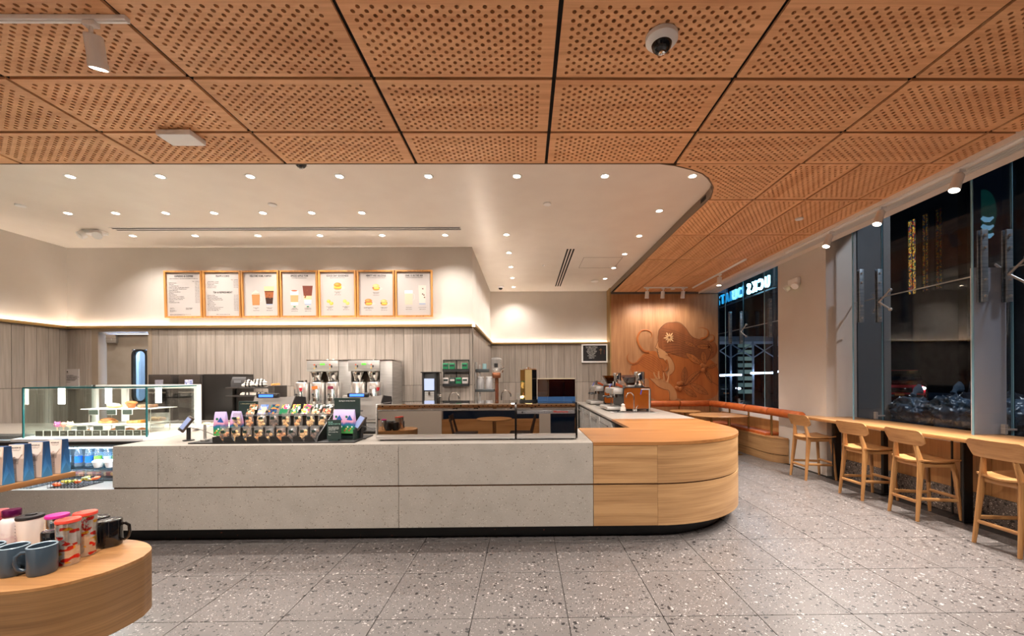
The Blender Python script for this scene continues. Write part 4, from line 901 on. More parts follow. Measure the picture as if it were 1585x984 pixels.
bolster((4.36, 9.585), (4.43, 8.93), .905, .90); bolster((4.435, 8.91), (4.455, 8.20), .90, .895); bolster((4.46, 8.18), (4.47, 7.45), .895, .89); bolster((4.47, 7.43), (4.44, 6.52), .89, .885)
for x, y in ((2.89, 9.62), (3.63, 9.64), (4.36, 9.62), (4.47, 8.92), (4.49, 8.19), (4.50, 7.44)):
    G().cyl((x, y, .43), (x, y, .86), .018).cyl((x-.03, y-.03, .90), (x+.01, y+.02, .90), .05).build('brass_post', BRASSD, rl)
G().box(4.68, 4.74, 7.46, 9.78, .43, .70).build('oak_back_panel', OAKF, bq); G().box(2.78, 4.68, 9.77, 9.81, .43, .70).build('oak_back_panel', OAKF, bq)
t = thing('cafe_table', 'large round oak café table on two brass legs in front of the banquette', 'table', (3.97, 8.40, 0))
G().lathe([(.0001, .722), (.60, .722), (.615, .730), (.615, .742), (.60, .748), (.0001, .748)], 48, (0, 0, 0), .92, .85, closed=True).build('tabletop', OAKX, t)
for y in (-.46, .3): G().cyl((-.0, y, .01), (-.0, y, .722), .026).box(-.24, .24, y-.035, y+.035, 0, .014, .004).build('pedestal', BRASSD, t)
t = thing('cafe_table', 'smaller round oak café table near the carved mural wall', 'table', (3.55, 8.98+.1, 0))
G().lathe([(.0001, .752), (.31, .752), (.325, .760), (.325, .772), (.31, .778), (.0001, .778)], 40, closed=True).build('tabletop', OAKX, t)
G().cyl((0, 0, .01), (0, 0, .752), .028).lathe([(.2, 0), (.2, .012), (.03, .02)], 24).build('pedestal', BRASSD, t)
# table and chairs beside the camera, seen mirrored in the machine fronts
t = thing('cafe_table', 'round oak café table mirrored in the polished machine front', 'table', (-.62, .05, 0))
G().lathe([(.0001, .715), (.34, .715), (.345, .73), (.34, .742), (.0001, .742)], 40, closed=True).build('tabletop', OAKX, t)
G().cyl((0, 0, .01), (0, 0, .715), .035).lathe([(.22, 0), (.22, .012), (.03, .02)], 24).build('pedestal', OAKF, t)
def dark_chair(loc, rz, label):
    DW = wood('dark_walnut', (44, 30, 24), (64, 44, 34), 'Z', 40, .45)
    t = thing('dining_chair', label, 'chair', loc, rz, 'dark chairs mirrored in the machine front')
    G().box(-.22, .22, -.21, .21, .42, .47, .015).build('seat', mat('dark_leather', (48, 36, 32), .5), t)
    for s in (-1, 1):
        G().bar((-.24, s*.19, 0), (-.20, s*.18, .45), .03, .03, .04, .05).bar((-.20, s*.18, .45), (-.29, s*.17, .82), .04, .05, .025, .03).build('rear_leg', DW, t)
        G().bar((.20, s*.19, 0), (.19, s*.18, .43), .03, .03, .04, .04).build('front_leg', DW, t)
    G().bar((-.28, -.2, .76), (-.28, .2, .76), .02, .12, side=(1, 0, 0)).build('backrest', DW, t)
dark_chair((-1.18, .05, 0), 0, 'dark wooden dining chair mirrored left of the small table'); dark_chair((-.10, .0, 0), PI, 'dark wooden dining chair mirrored right of the small table')

# ================================================================== FOREGROUND DISPLAY TABLE (left)
out = [(-1.674, 1.80), (-1.674, 1.737), (-1.690, 1.66), (-1.72, 1.615), (-1.765, 1.565), (-1.83, 1.529), (-1.94, 1.505), (-2.2, 1.47), (-2.9, 1.42), (-3.6, 1.50), (-3.9, 1.75), (-3.85, 2.1), (-3.4, 2.32), (-2.8, 2.30), (-2.4, 2.17), (-2.05, 2.015), (-1.918, 1.992), (-1.81, 1.956), (-1.715, 1.885)]
osm = [tuple(p) for p in spline([Vector(p) for p in out+[out[0]]], 5)][:-1]
dt = thing('display_table', 'low rounded oak display table with mugs and tumblers, front left corner', 'display table', (0, 0, 0))
G().prism(osm, .748, .76).build('tabletop', OAKX, dt)
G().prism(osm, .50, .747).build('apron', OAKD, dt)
G().prism([(-2.3+.45*math.cos(a)-.4, 1.85+.22*math.sin(a)) for a in [2*PI*k/32 for k in range(32)]], 0, .50).build('pedestal', mat('table_pedestal', (62, 44, 30), .6), dt)
rk = thing('display_riser', 'oak shelf riser standing on the display table, carrying coffee bags', 'shelf', (0, 0, 0))
G().box(-2.86, -2.50, 1.2, 2.292, .999, 1.026, .002).build('shelf', OAKY, rk)
G().box(-2.56, -2.53, 1.90, 1.965, .76, .998, .002).build('post', OAKD, rk); G().box(-2.86, -2.83, 1.90, 1.965, .76, .998, .002).build('post', OAKD, rk)
tag(G().box(-2.72, -2.515, 1.72, 1.955, 1.027, 1.232, .004).build('wooden_box', OAKF), 'small oak box at the left edge of the shelf riser', 'box')
BAGB = bands('bag_blue', [(0, (70, 140, 190)), (.28, (66, 132, 184)), (.5, (48, 104, 158)), (1, (36, 72, 116))], z0=0, z1=.18, wob=.2, nscale=9)
def bag(loc, rz, label):
    t = thing('coffee_bag', label, 'coffee bag', loc, rz, 'blue and cream coffee bags on the riser')
    H = .183; w0, w1, d0, d1 = .036, .036, .026, .016
    b = G().add([(-w0, -d0, 0), (w0, -d0, 0), (w0, d0, 0), (-w0, d0, 0), (-w1, -d1, H), (w1-.004, -d1, H), (w1-.004, d1, H), (-w1, d1, H),
                 (w0+.001, 0, .055), (w0-.010, 0, .11), (w1-.006, 0, H)],
                [(3, 2, 1, 0), (4, 5, 6, 7), (1, 2, 8), (1, 8, 9), (2, 9, 8), (1, 9, 5), (2, 6, 9), (5, 9, 10), (9, 6, 10), (2, 3, 7, 6), (3, 0, 4, 7), (0, 1, 5, 4)])
    bb = b.build('bag_body', BAGB, t)
    bb.data.polygons.foreach_set('use_smooth', [False]*len(bb.data.polygons))
    G().add([(-w0+.0005, -d0-.0006, .001), (w0-.0005, -d0-.0006, .001), (w1-.0035, -d1-.0006, H-.001), (-w1+.0005, -d1-.0006, H-.001), (-w0+.0005, -d0+.0001, .001), (w0-.0005, -d0+.0001, .001), (w1-.0035, -d1+.0001, H-.001), (-w1+.0005, -d1+.0001, H-.001)], [(0, 1, 2, 3), (4, 7, 6, 5), (0, 4, 5, 1), (1, 5, 6, 2), (2, 6, 7, 3), (3, 7, 4, 0)]).build('cream_front', CREAMP, t)
    n = 12; fl_ = []
    for k in range(n+1):
        u = k/n; x = -w1+.0008+(2*w1-.006)*u; z = H-.045-.016*abs(math.sin(u*PI*2.2))-.012*math.sin(u*PI); fl_.append((x, -d1-.0025-(H-z)*.058, z))
    top = [(-w1+.0008, -d1-.0015, H), (w1-.005, -d1-.0015, H)]
    G().add(fl_+top, [tuple(range(n+1))+(n+2, n+1)]).build('scalloped_flap', mat('flap_paper', (236, 216, 200), .6), t)
    text('printed_text', 'RESERVE', .011, INK, t, (0, -d1-.0032, H-.020), (math.radians(87), 0, 0), ext=.0002, res=1)
    text('printed_text', 'WHOLE BEAN COFFEE\nSINGLE ORIGIN', .0038, INK, t, (0, -d1-.0036, H-.028), (math.radians(87), 0, 0), ext=.0001, res=1)
    text('printed_text', 'Roasted with care\nfrom small farms\nhigh in the hills,\nwith bright notes\nof citrus, cocoa\nand sweet spice', .0042, INK, t, (0, -.0245, .108), (math.radians(87), 0, 0), ext=.0001, res=1)
    text('printed_text', '340\n\n12\n\nOZ', .005, INK, t, (0, -.0265, .060), (math.radians(87), 0, 0), ext=.0001, res=1)
    return t
b0 = bag((-2.552, 2.256, 1.027), math.radians(3), 'blue and cream coffee bag at the right end of the riser shelf')
for k, (y, lb) in enumerate(((2.168, 'blue and cream coffee bag, second from the right end of the shelf'), (2.090, 'blue and cream coffee bag, third from the right end of the shelf'), (2.012, 'blue and cream coffee bag with full front showing, second from the left'), (1.935, 'blue and cream coffee bag cut by the left edge of the photo'))):
    dup(b0, (-2.552-.002*k, y-.03*(k == 0)*0, 1.027), math.radians((4, 5, 3, 2)[k]), label=lb)
def mug(loc, rz, label, m, r=.043, h=.112, handle=True, cat='mug', rim=None):
    t = thing('coffee_mug', label, cat, loc, rz)
    G().lathe([(.0001, 0), (r*.93, 0), (r*.98, .005), (r, .02), (r, h-.003), (r-.002, h), (r-.005, h-.002), (r-.006, .012), (.0001, .010)], 32, closed=True).build('body', m, t)
    if rim: G().lathe([(r+.0006, h-.002), (r-.002, h+.0012), (r-.0055, h-.002)], 32, closed=True).build('rim', rim, t)
    if handle: G().tube([(r-.004, 0, h*.80), (r+.012, 0, h*.82), (r+.026, 0, h*.72), (r+.028, 0, h*.45), (r+.022, 0, h*.26), (r+.008, 0, h*.18), (r-.004, 0, h*.2)], [.007, .0068, .0065, .0065, .0065, .0068, .007], 10).build('handle', m, t)
    return t
BLUEG = mat('slate_blue_glaze', (58, 72, 84), .28, coat=.4); RIM = mat('pale_rim', (150, 170, 182), .3)
mug((-1.94, 1.655, .761), math.radians(215), 'slate blue mug, right of the two in front on the display table', BLUEG, rim=RIM)
mug((-2.045, 1.65, .761), math.radians(205), 'slate blue mug, left of the two in front on the display table', BLUEG, rim=RIM)
mug((-2.155, 1.66, .761), math.radians(205), 'slate blue mug cut by the left edge of the photo', BLUEG, rim=RIM)
BLKG = mat('black_gloss', (16, 15, 16), .08, coat=.5)
def steinmug(loc, rz, label):
    t = mug(loc, rz, label, BLKG, r=.045, h=.118)
    G().lathe([(.0001, .117), (.036, .117), (.040, .120), (.043, .119)], 28, closed=True).build('lid', mat('smoke_lid', (60, 58, 58), .12), t); return t
steinmug((-1.945, 1.925, .761), math.radians(20), 'glossy black mug at the right end of the display table')
steinmug((-2.045, 1.965, .761), math.radians(10), 'glossy black mug behind the silver city tumblers')
steinmug((-2.05, 1.80, .761), math.radians(60), 'glossy black lidded mug left of the red-lidded tumblers')
CITY = patches('city_print', [(196, 188, 180), (196, 188, 180), (200, 192, 184), (198, 48, 40), (200, 192, 184), (202, 196, 190), (202, 196, 190), (214, 160, 50), (190, 182, 174), (190, 182, 174), (190, 182, 174), (188, 54, 40)], 48, .2, (1, 1, 2.0))
CITY.node_tree.nodes['Principled BSDF'].inputs['Metallic'].default_value = .75
REDL = mat('coral_lid', (226, 74, 58), .35)
def tumbler(loc, rz, label, r0, r1, h, m, lid, txt=None, liphole=True):
    t = thing('tumbler', label, 'tumbler', loc, rz)
    G().lathe([(.0001, 0), (r0*.95, 0), (r0, .006), (r1, h-.004), (r1*.98, h)], 32).build('body', m, t)
    l = G().lathe([(r1*1.03, h-.002), (r1*1.05, h+.004), (r1*1.0, h+.010), (r1*.7, h+.012), (.0001, h+.012)], 32, closed=True).build('lid', lid, t)
    if liphole: G().lathe([(r1*.2, h+.0125), (.0001, h+.0128)], 14, (-r1*.55, 0, 0), closed=True).build('sip_hole', mat('lid_shadow', (120, 34, 26), .6), l)
    if txt:
        for k, ln in enumerate(txt):
            n = len(ln)
            for q, ch in enumerate(ln):
                a = -PI/2+(q-(n-1)/2)*.40; text('printed_letter', ch, .023, mat('dark_red_print', (110, 26, 30), .5), t, ((r1+.0008)*math.cos(a), (r1+.0008)*math.sin(a), h-.030-.024*k), (PI/2, 0, a+PI/2), ext=.0004)
    return t
tumbler((-1.925, 1.735, .761), .3, 'silver red-lidded tumbler with red and yellow city print, nearer of the two', .034, .038, .178, CITY, REDL)
tumbler((-1.95, 1.825, .761), .35, 'silver red-lidded tumbler lettered NEW YORK, behind the nearer one', .034, .038, .178, CITY, REDL, ('NEW', 'YORK'))
tumbler((-2.135, 1.88, .761), 0, 'polished steel tumbler with magenta lid', .032, .038, .150, CHROME, mat('magenta_lid', (206, 40, 140), .35), liphole=False)
t = tumbler((-2.245, 1.87, .761), .2, 'white insulated cup with black lid and measuring marks', .034, .043, .150, mat('white_cup', (232, 218, 208), .4), mat('black_lid', (36, 32, 32), .4), liphole=False)
for k in range(7): G().box(-.004, .004, -.044, -.0425, .04+.014*k, .0412+.014*k).xf(Matrix.Rotation(-.7, 4, 'Z')).build('measuring_mark', INK, t)
G().box(-.012, .020, -.010, .010, .160, .168, .002).build('flip_tab', mat('black_lid', (36, 32, 32), .4), t)
PURP = bands('purple_print', [(0, (88, 12, 52)), (.42, (110, 20, 66)), (.55, (200, 170, 180)), (1, (224, 214, 212))], z0=0, z1=.15, wob=.9, nscale=60, rough=.12)
t = thing('water_bottle', 'clear bottle with purple cap and purple leaf print', 'bottle', (-2.345, 1.885, .761))
G().lathe([(.0001, 0), (.035, 0), (.038, .006), (.038, .125), (.034, .14), (.024, .15), (.024, .155), (.0001, .156)], 32, closed=True).build('body', PURP, t)
G().lathe([(.028, .153), (.030, .156), (.030, .180), (.028, .183), (.0001, .184)], 32).build('cap', mat('purple_cap', (96, 16, 72), .2, .4), t)
tumbler((-2.43, 1.90, .761), 0, 'coral speckled tall tumbler behind the riser post', .027, .034, .165, patches('coral_speck', [(190, 74, 84), (200, 92, 98), (170, 52, 66)], 90, .3), mat('coral_rim', (206, 110, 110), .3), liphole=False)

# ================================================================== PASTRY CASE
pc = thing('pastry_case', 'glass pastry display case with white base standing on the counter', 'display case', (0, 0, 0))
A, B_, D, E_ = (-5.06, 4.16), (-3.83, 4.16), (-4.16, 5.20), (-5.45, 5.20)
G().prism([(-5.10, 4.09), (-3.80, 4.09), (-3.70, 4.20), (-4.06, 5.28), (-5.50, 5.28)], .926, .952).build('base_slab', WHITEP, pc)
def sheet(a, b, z0, z1, th=.010, m=GLASS, nm='glass_panel', ln=None):
    d = Vector((b[0]-a[0], b[1]-a[1])).normalized(); n = Vector((-d.y, d.x))*th
    return G().prism([a, b, (b[0]+n.x, b[1]+n.y), (a[0]+n.x, a[1]+n.y)], z0, z1).build(nm, m, pc)
ZT = 1.452
sheet((A[0]+.012, A[1]), (B_[0]-.012, B_[1]), .953, ZT); sheet((B_[0]-.004, B_[1]+.014), (D[0], D[1]), .953, ZT); sheet((E_[0], E_[1]), (A[0], A[1]+.014), .953, ZT)
G().prism([(A[0], A[1]), (B_[0], B_[1]), D, E_], ZT+.003, ZT+.011).build('glass_top', GLASS, pc)
for p, q in ((A, B_), (B_, D), (E_, A)):
    d = Vector((q[0]-p[0], q[1]-p[1])).normalized(); n = Vector((d.y, -d.x))*.003
    G().prism([p, q, (q[0]+n.x, q[1]+n.y), (p[0]+n.x, p[1]+n.y)], ZT-.002, ZT+.012).build('glass_edge', GLASSE, pc)
for p in (A, B_): G().box(p[0]-.006, p[0]+.006, p[1]-.003, p[1]+.009, .953, ZT+.002).build('glass_corner', GLASSE, pc)
G().box(-4.19, -4.13, 5.20, 5.24, .953, ZT+.02).box(-5.45, -4.19, 5.20, 5.24, ZT-.03, ZT+.02).box(-5.47, -5.42, 5.20, 5.24, .953, ZT+.02).box(-5.10, -5.04, 5.20, 5.24, .953, ZT-.03).box(-5.42, -4.19, 5.20, 5.24, .953, .975).build('rear_frame', WHITEP, pc)
for x, y in ((-5.00, 4.45), (-4.55, 4.5), (-4.10, 4.6)):
    G().box(x-.028, x+.028, y-.008, y+.008, ZT-.175, ZT).build('light_bar', mat('case_lamp', (255, 240, 220), .4, emit=12.), pc)
for x in (-4.8, -4.25):
    l_ = bpy.data.lights.new('case_fill_light', 'AREA'); l_.shape = 'RECTANGLE'; l_.size = .5; l_.size_y = .06; l_.energy = 3.5; l_.color = WARM  # area lights added to brighten the pastries, no fitting modelled
    lo_ = bpy.data.objects.new('case_fill_light', l_); C.objects.link(lo_); lo_.location = (x, 4.35, ZT-.02); lo_.parent = pc
PL = glass('acrylic', (236, 238, 236), .10)
G().box(-4.80, -4.02, 4.45, 4.75, 1.215, 1.222).box(-4.86, -4.06, 4.36, 4.70, 1.055, 1.062).build('acrylic_shelf', mat('pale_shelf', (226, 220, 212), .3), pc)
for x in (-4.74, -4.08):
    for y in (4.48, 4.72): G().cyl((x, y, .953), (x, y, 1.215), .004, n=6).build('shelf_post', STEEL, pc)
G().box(-4.98, -3.90, 4.24, 5.0, .953, .962).build('marble_deck', mat('case_deck', (212, 202, 192), .3), pc)
TAG_ = mat('price_tag', (84, 78, 66), .5)
for i in range(14):
    x = -4.99+.0822*i; s = G().box(x, x+.066, 4.205, 4.212, .966, 1.018).build('price_tag', TAG_, pc)
    G().box(x-.004, x+.070, 4.2125, 4.216, .962, 1.022).build('tag_holder', WHITEP, s)
    if i > 2: text('tag_text', ('Scone', 'Bagel', 'Croissant', 'Danish', 'Brownie', 'Muffin', 'Cookie', 'Cake Pop')[i % 8], .011, INKW, s, (x+.033, 4.2045, .992), ext=.0001, res=1)
for z, y, xs in ((1.19, 4.44, (-4.70, -4.51, -4.34)), (1.025, 4.35, (-4.73, -4.56, -4.33))):
    for x in xs:
        s = G().box(x, x+.092, y, y+.006, z-.028, z+.022).build('price_tag', mat('price_tag_green', (58, 66, 58), .5), pc); G().box(x-.005, x+.097, y+.0065, y+.009, z-.033, z+.027).build('tag_holder', WHITEP, s)
CRUST = noisy('baked_crust', (196, 120, 52), (150, 84, 36), 30, .55, bump=.3); PALEB = noisy('pale_bread', (226, 186, 128), (198, 146, 84), 24, .55, bump=.3); CHOC = noisy('chocolate', (80, 48, 30), (116, 78, 52), 40, .55, bump=.4)
ICING = mat('white_icing', (236, 222, 200), .4)
def food(name, cat, lb, x, y, z, fn, m, more=None):
    t = thing(name, lb, cat, (x, y, z)); fn(G()).build('crumb', m, t)
    if more: more[0](G()).build(more[1], more[2], t)
food('iced_scone', 'pastry', 'large white-iced scone on the top pastry shelf', -4.585, 4.60, 1.223, lambda g: g.ell((0, 0, .018), .075, .05, .022, 16, 8), PALEB, (lambda g: g.ell((-.012, 0, .034), .068, .045, .018, 16, 8, .05), 'icing', ICING))
food('muffin', 'pastry', 'brown topped muffin on the top pastry shelf', -4.40, 4.60, 1.223, lambda g: g.lathe([(.028, 0), (.042, .045)], 18), mat('muffin_paper', (186, 92, 44), .6), (lambda g: g.ell((0, 0, .053), .056, .05, .022, 18, 8, .06), 'muffin_top', CRUST))
food('loaf_slice', 'cake', 'dark seeded loaf cake slice at the right of the top shelf', -4.22, 4.60, 1.223, lambda g: g.box(-.08, .055, -.04, .04, 0, .036, .008), noisy('seeded_loaf', (150, 120, 90), (92, 58, 40), 70, .6), (lambda g: g.box(.056, .082, -.04, .04, 0, .037, .006), 'cut_end', CHOC))
food('coffee_cake', 'cake', 'crumb topped coffee cake on the middle pastry shelf', -4.55, 4.50, 1.063, lambda g: g.box(-.08, .07, -.04, .04, 0, .03, .01), PALEB, (lambda g: g.ell((-.005, 0, .034), .078, .044, .022, 16, 8, .10), 'crumb_topping', CRUST))
food('lemon_loaf', 'cake', 'yellow loaf cake slice at the right of the middle shelf', -4.26, 4.50, 1.063, lambda g: g.box(-.07, .05, -.035, .035, 0, .028, .006), PALEB, (lambda g: g.box(.051, .088, -.035, .035, 0, .034, .004), 'cut_end', mat('orange_loaf', (216, 142, 58), .5)))
food('croissant', 'pastry', 'golden croissant alone on the deck near the middle of the case', -4.73, 4.42, .963, lambda g: g.tube([(-.08, .01, .012), (-.05, 0, .02), (0, -.008, .026), (.05, 0, .02), (.08, .01, .012)], [.008, .024, .032, .024, .008], 10), noisy('golden_crust', (214, 140, 62), (184, 104, 40), 22, .45, bump=.3))
food('cheese_danish', 'pastry', 'flat pale danish left of the golden croissant', -4.90, 4.44, .963, lambda g: g.ell((0, 0, .008), .055, .04, .009, 14, 6), PALEB)
for i, (x, nm) in enumerate(((-4.42, 'left'), (-4.28, 'middle'), (-4.14, 'right'))):
    food('croissant', 'pastry', 'golden croissant on the lowest deck, %s of the row behind the right price tags' % nm, x, 4.45, .963, lambda g: g.tube([(-.07, .01, .012), (-.04, 0, .022), (0, -.008, .028), (.04, 0, .022), (.07, .01, .012)], [.008, .024, .030, .024, .008], 10), CRUST)
for i, (x, c, nm) in enumerate(((-5.02+.0, (178, 96, 150), 'purple owl-shaped'), (-4.955, (232, 138, 126), 'pink round'), (-4.885, (238, 218, 190), 'white cat-shaped'))):
    t = thing('cake_pop', nm+' cake pop standing in the left of the pastry case', 'cake pop', (x+.03, 4.40, .963)); m = mat('pop_%d' % i, c, .4)
    G().cyl((0, 0, 0), (0, 0, .075), .005, n=8).build('stick', mat('pop_stick', (226, 206, 178), .5), t)
    b = G().ell((0, 0, .098), .036 if i != 1 else .03, .026, .028 if i != 1 else .026, 16, 10)
    if i != 1: b.cyl((-.022, 0, .115), (-.028, 0, .134), .011, .002, 8).cyl((.022, 0, .115), (.028, 0, .134), .011, .002, 8)
    b.build('cake', m, t)
    if i != 1:
        G().ell((-.010, -.026, .102), .005, .003, .005, 8, 6).ell((.010, -.026, .102), .005, .003, .005, 8, 6).build('eyes', INK if i == 2 else ICING, t)
t = thing('glass_bowl', 'clear footed bowl of wrapped pastries at the right of the case', 'bowl', (-4.34, 4.86, .963))
G().lathe([(.05, 0), (.06, .006), (.052, .02), (.075, .05), (.105, .105), (.112, .175), (.109, .175), (.10, .105), (.07, .055), (.0001, .045)], 28, closed=True).build('bowl_glass', POLY, t)
for a, b, c in ((-.03, 0, .07), (.03, -.02, .075), (0, .02, .11), (.04, .02, .11), (-.04, -.01, .115)): G().ell((a, b, c), .04, .03, .022, 12, 6, .08).build('wrapped_pastry', PALEB if a < .01 else CRUST, t)
t = thing('pastry_tray', 'tray of pale wrapped sandwiches behind the glass bowl', 'tray', (-4.0, 5.42, .926)); 
G().box(-.28, .22, -.09, .09, 0, .012, .003).build('tray', WHITEP, t)
for k in range(4): G().ell((-.2+.12*k, 0, .028), .055, .04, .018, 12, 6, .08).build('wrapped_sandwich', noisy('wrap_paper', (232, 216, 176), (206, 176, 128), 20, .5), t)

# ================================================================== CHILLED DRINKS
def bottle(loc, label, cap, lab_, h=.235, r=.030, w_=(190, 214, 226)):
    t = thing('water_bottle', label, 'bottle', loc, 0, 'bottles in the chilled display')
    G().lathe([(.0001, 0), (r, .004), (r, h*.52), (r*.92, h*.62), (r*.45, h*.86), (r*.42, h*.92)], 16).build('bottle_body', glass('bottle_water', (206, 226, 236), .10, haze=.10), t)
    G().lathe([(r*.5, h*.9), (r*.5, h), (.0001, h)], 12).build('cap', cap, t)
    if lab_: G().lathe([(r+.0008, h*.16), (r+.0008, h*.45)], 16, closed=True).build('paper_label', lab_, t)
CAPS = [mat('cap_blue', (30, 70, 190), .4), mat('cap_green', (40, 180, 90), .4), mat('cap_white', (230, 234, 238), .4), mat('cap_navy', (30, 44, 90), .4)]
LBS = [mat('label_blue', (30, 96, 190), .4), mat('label_lime', (120, 190, 60), .4), mat('label_pale', (160, 190, 214), .4), None]
bt = [(-4.78, 2, 2, 'white-capped water bottle, leftmost in the chilled display'), (-4.66, 2, 0, 'white-capped bottle with wide blue label, second from left'), (-4.55, 3, 0, 'navy-capped bottle with low blue label in the middle'), (-4.46, 1, 1, 'green-capped bottle with lime label in front row'), (-4.36, 1, 2, 'green-capped bottle second from the stone panel'), (-4.27, 1, 1, 'green-capped bottle beside the stone panel')]
for x, c, l, lb in bt: bottle((x, 4.30, .640), lb, CAPS[c], LBS[l])
for k, (x, c) in enumerate(((-4.72, 2), (-4.60, 0), (-4.50, 0), (-4.41, 0), (-4.31, 2))): bottle((x, 4.50, .650), '%s bottle, %s from the left in the back row of the display' % (('white-capped', 'blue-capped', 'blue-capped', 'blue-capped', 'white-capped')[k], ORD[k]), CAPS[c], LBS[2])
tag(G().box(-4.95, -4.15, 4.22, 4.62, .632, .638).build('wire_shelf', glass('shelf_glass', (200, 214, 220), .12)), 'glass shelf carrying the water bottles in the chilled display', 'shelf')
for k, x in enumerate((-4.34, -4.22)):
    t = thing('yogurt_cup', 'white-lidded yogurt cup, %s of two at the right of the bottles' % ('left', 'right')[k], 'cup', (x, 4.215-.03, .648)); 
    G().lathe([(.030, 0), (.043, .055)], 20).build('cup', mat('yogurt_cup', (222, 214, 210), .4), t); G().lathe([(.046, .055), (.046, .064), (.03, .078), (.0001, .078)], 20).build('lid', WHITEP, t)
for k, (x, lb) in enumerate(((-4.62, 'left'), (-4.44, 'middle'), (-4.27, 'right'))):
    t = thing('snack_box', 'clear protein snack box, %s of three on the display deck' % lb, 'food box', (x, 4.28, .543))
    G().box(-.08, .08, -.06, .06, 0, .07, .01).build('clear_box', POLY, t); G().box(-.07, .07, -.05, .05, .004, .045, .01).build('food', patches('box_food%d' % k, [(206, 130, 90), (226, 190, 150), (150, 60, 50), (214, 160, 90)], 22, .5), t)
def basket(x0, x1, y0, y1, z0, z1, label, nx=9):
    t = thing('wire_basket', label, 'basket', (0, 0, 0)); g = G(); r = .0022
    for z in (z0+.003, (z0+z1)/2, z1): g.tube([(x0, y0, z), (x1, y0, z), (x1, y1, z), (x0, y1, z), (x0, y0, z)], r, 5)
    for k in range(nx+1):
        x = x0+(x1-x0)*k/nx; g.tube([(x, y0, z1), (x, y0, z0), (x, y1, z0), (x, y1, z1)], r*.8, 4)
    for k in range(1, 5):
        y = y0+(y1-y0)*k/5; g.tube([(x0, y, z1), (x0, y, z0), (x1, y, z0), (x1, y, z1)], r*.8, 4)
    g.build('wires', BLACK, t); return t
basket(-4.44, -4.16, 3.83, 4.06, .531, .61, 'black wire basket of small yellow and orange snacks on the ledge')
basket(-5.05, -4.60, 3.83, 4.06, .531, .585, 'long empty black wire basket on the ledge, second from the stone panel', 16); basket(-5.6, -5.10, 3.83, 4.06, .531, .585, 'long black wire basket on the ledge at the left edge', 16)
SN = [patches('snack_yellow', [(190, 180, 50), (214, 206, 90), (160, 150, 60), (226, 220, 200), (120, 130, 50)], 60), mat('snack_orange', (226, 96, 36), .4)]
for k in range(9): tag(G().ell((0, 0, 0), .038, .026, .016, 10, 6, .08).build('snack_pack', SN[1 if k in (0, 6, 8) else 0], None, (-4.42+.032*k, 3.89+.05*(k % 3), .552+.012*(k % 2)+.004*k), (random.uniform(-.3, .3), random.uniform(-.3, .3), k*.9)), '%s wrapped snack in the wire basket, %s from the left' % ('orange' if k in (0, 6, 8) else 'yellow', ORD[k]), 'snack', 'wrapped snacks in the wire basket')

# ================================================================== FRONT COUNTER MERCHANDISE
ZK = .925
CARDG = [patches('card_a', [(226, 130, 80), (240, 190, 150), (60, 90, 60), (206, 80, 60), (240, 226, 200)], 55), patches('card_b', [(236, 236, 230), (60, 130, 90), (226, 60, 120), (240, 200, 80), (220, 226, 220)], 50),
         patches('card_c', [(30, 70, 130), (226, 130, 50), (40, 120, 110), (20, 40, 80)], 50), patches('card_d', [(120, 150, 220), (180, 190, 236), (236, 200, 170), (90, 120, 190)], 40), patches('card_e', [(24, 40, 34), (230, 230, 226), (40, 60, 50), (200, 200, 196)], 45)]
def reader(loc, rz, label):
    t = thing('card_reader', label, 'card reader', loc, rz)
    G().lathe([(.048, 0), (.048, .008), (.018, .012), (.0001, .012)], 28).cyl((0, 0, .01), (0, 0, .13), .018).build('stand', BLACKP, t)
    b = G().box(-.046, .046, -.012, .012, -.082, .082, .010).build('terminal', mat('terminal_bronze', (58, 48, 42), .35), t, (0, -.02, .165), (math.radians(-30), math.radians(16), 0))
    G().box(-.036, .036, -.0135, -.0115, -.056, .064, .001, 1).build('screen', mat('terminal_screen', (120, 130, 156), .15, emit=.25, ecol=(130, 150, 200)), b)
    G().tube([(0, .01, .13), (.06, .08, .10), (.16, .16, .04), (.26, .2, .006)], .003, 6).build('cable', BLACKP, t)
    return t
reader((-3.36, 4.10, ZK), math.radians(-28), 'black card reader on a stand, left of the snack display'); reader((-1.655, 4.12, ZK), math.radians(-32), 'black card reader on a stand, beside the mirrored food case')
tr = thing('merchandise_tray', 'long black stepped counter tray holding snack bags and gift cards', 'display tray', (0, 0, ZK))
G().box(-3.18, -1.62, 3.87, 4.34, 0, .012, .002).build('base_plate', BLACK, tr)
for k in range(9):
    x = -2.96+.108*k; G().prism([(x, .012), (x+.10, .012), (x+.064, .062), (x, .062)], 3.885, 3.890, 'Y').box(x-.003, x, 3.885, 4.06, .012, .062).build('bin_front', BLACK, tr)
G().box(-2.96, -1.99, 4.06, 4.065, .012, .13).box(-2.96, -1.99, 4.065, 4.24, .118, .124).box(-2.96, -1.99, 4.24, 4.245, .12, .235).box(-2.96, -1.99, 4.19, 4.34, .228, .234).build('upper_steps', BLACK, tr)
G().prism([(3.875, .012), (4.34, .012), (4.34, .24), (4.18, .24), (3.90, .06)], -1.985, -1.975, 'X').build('side_panel', BLACK, tr)
CK = [noisy('cookie_gold', (226, 172, 104), (244, 206, 146), 40, .6), noisy('dark_snack', (84, 60, 48), (130, 98, 78), 40, .55), noisy('orange_snack', (214, 132, 64), (236, 168, 100), 40, .55)]
WRAP = glass('snack_wrap', (252, 250, 246), .14, rough=.2, haze=.07)
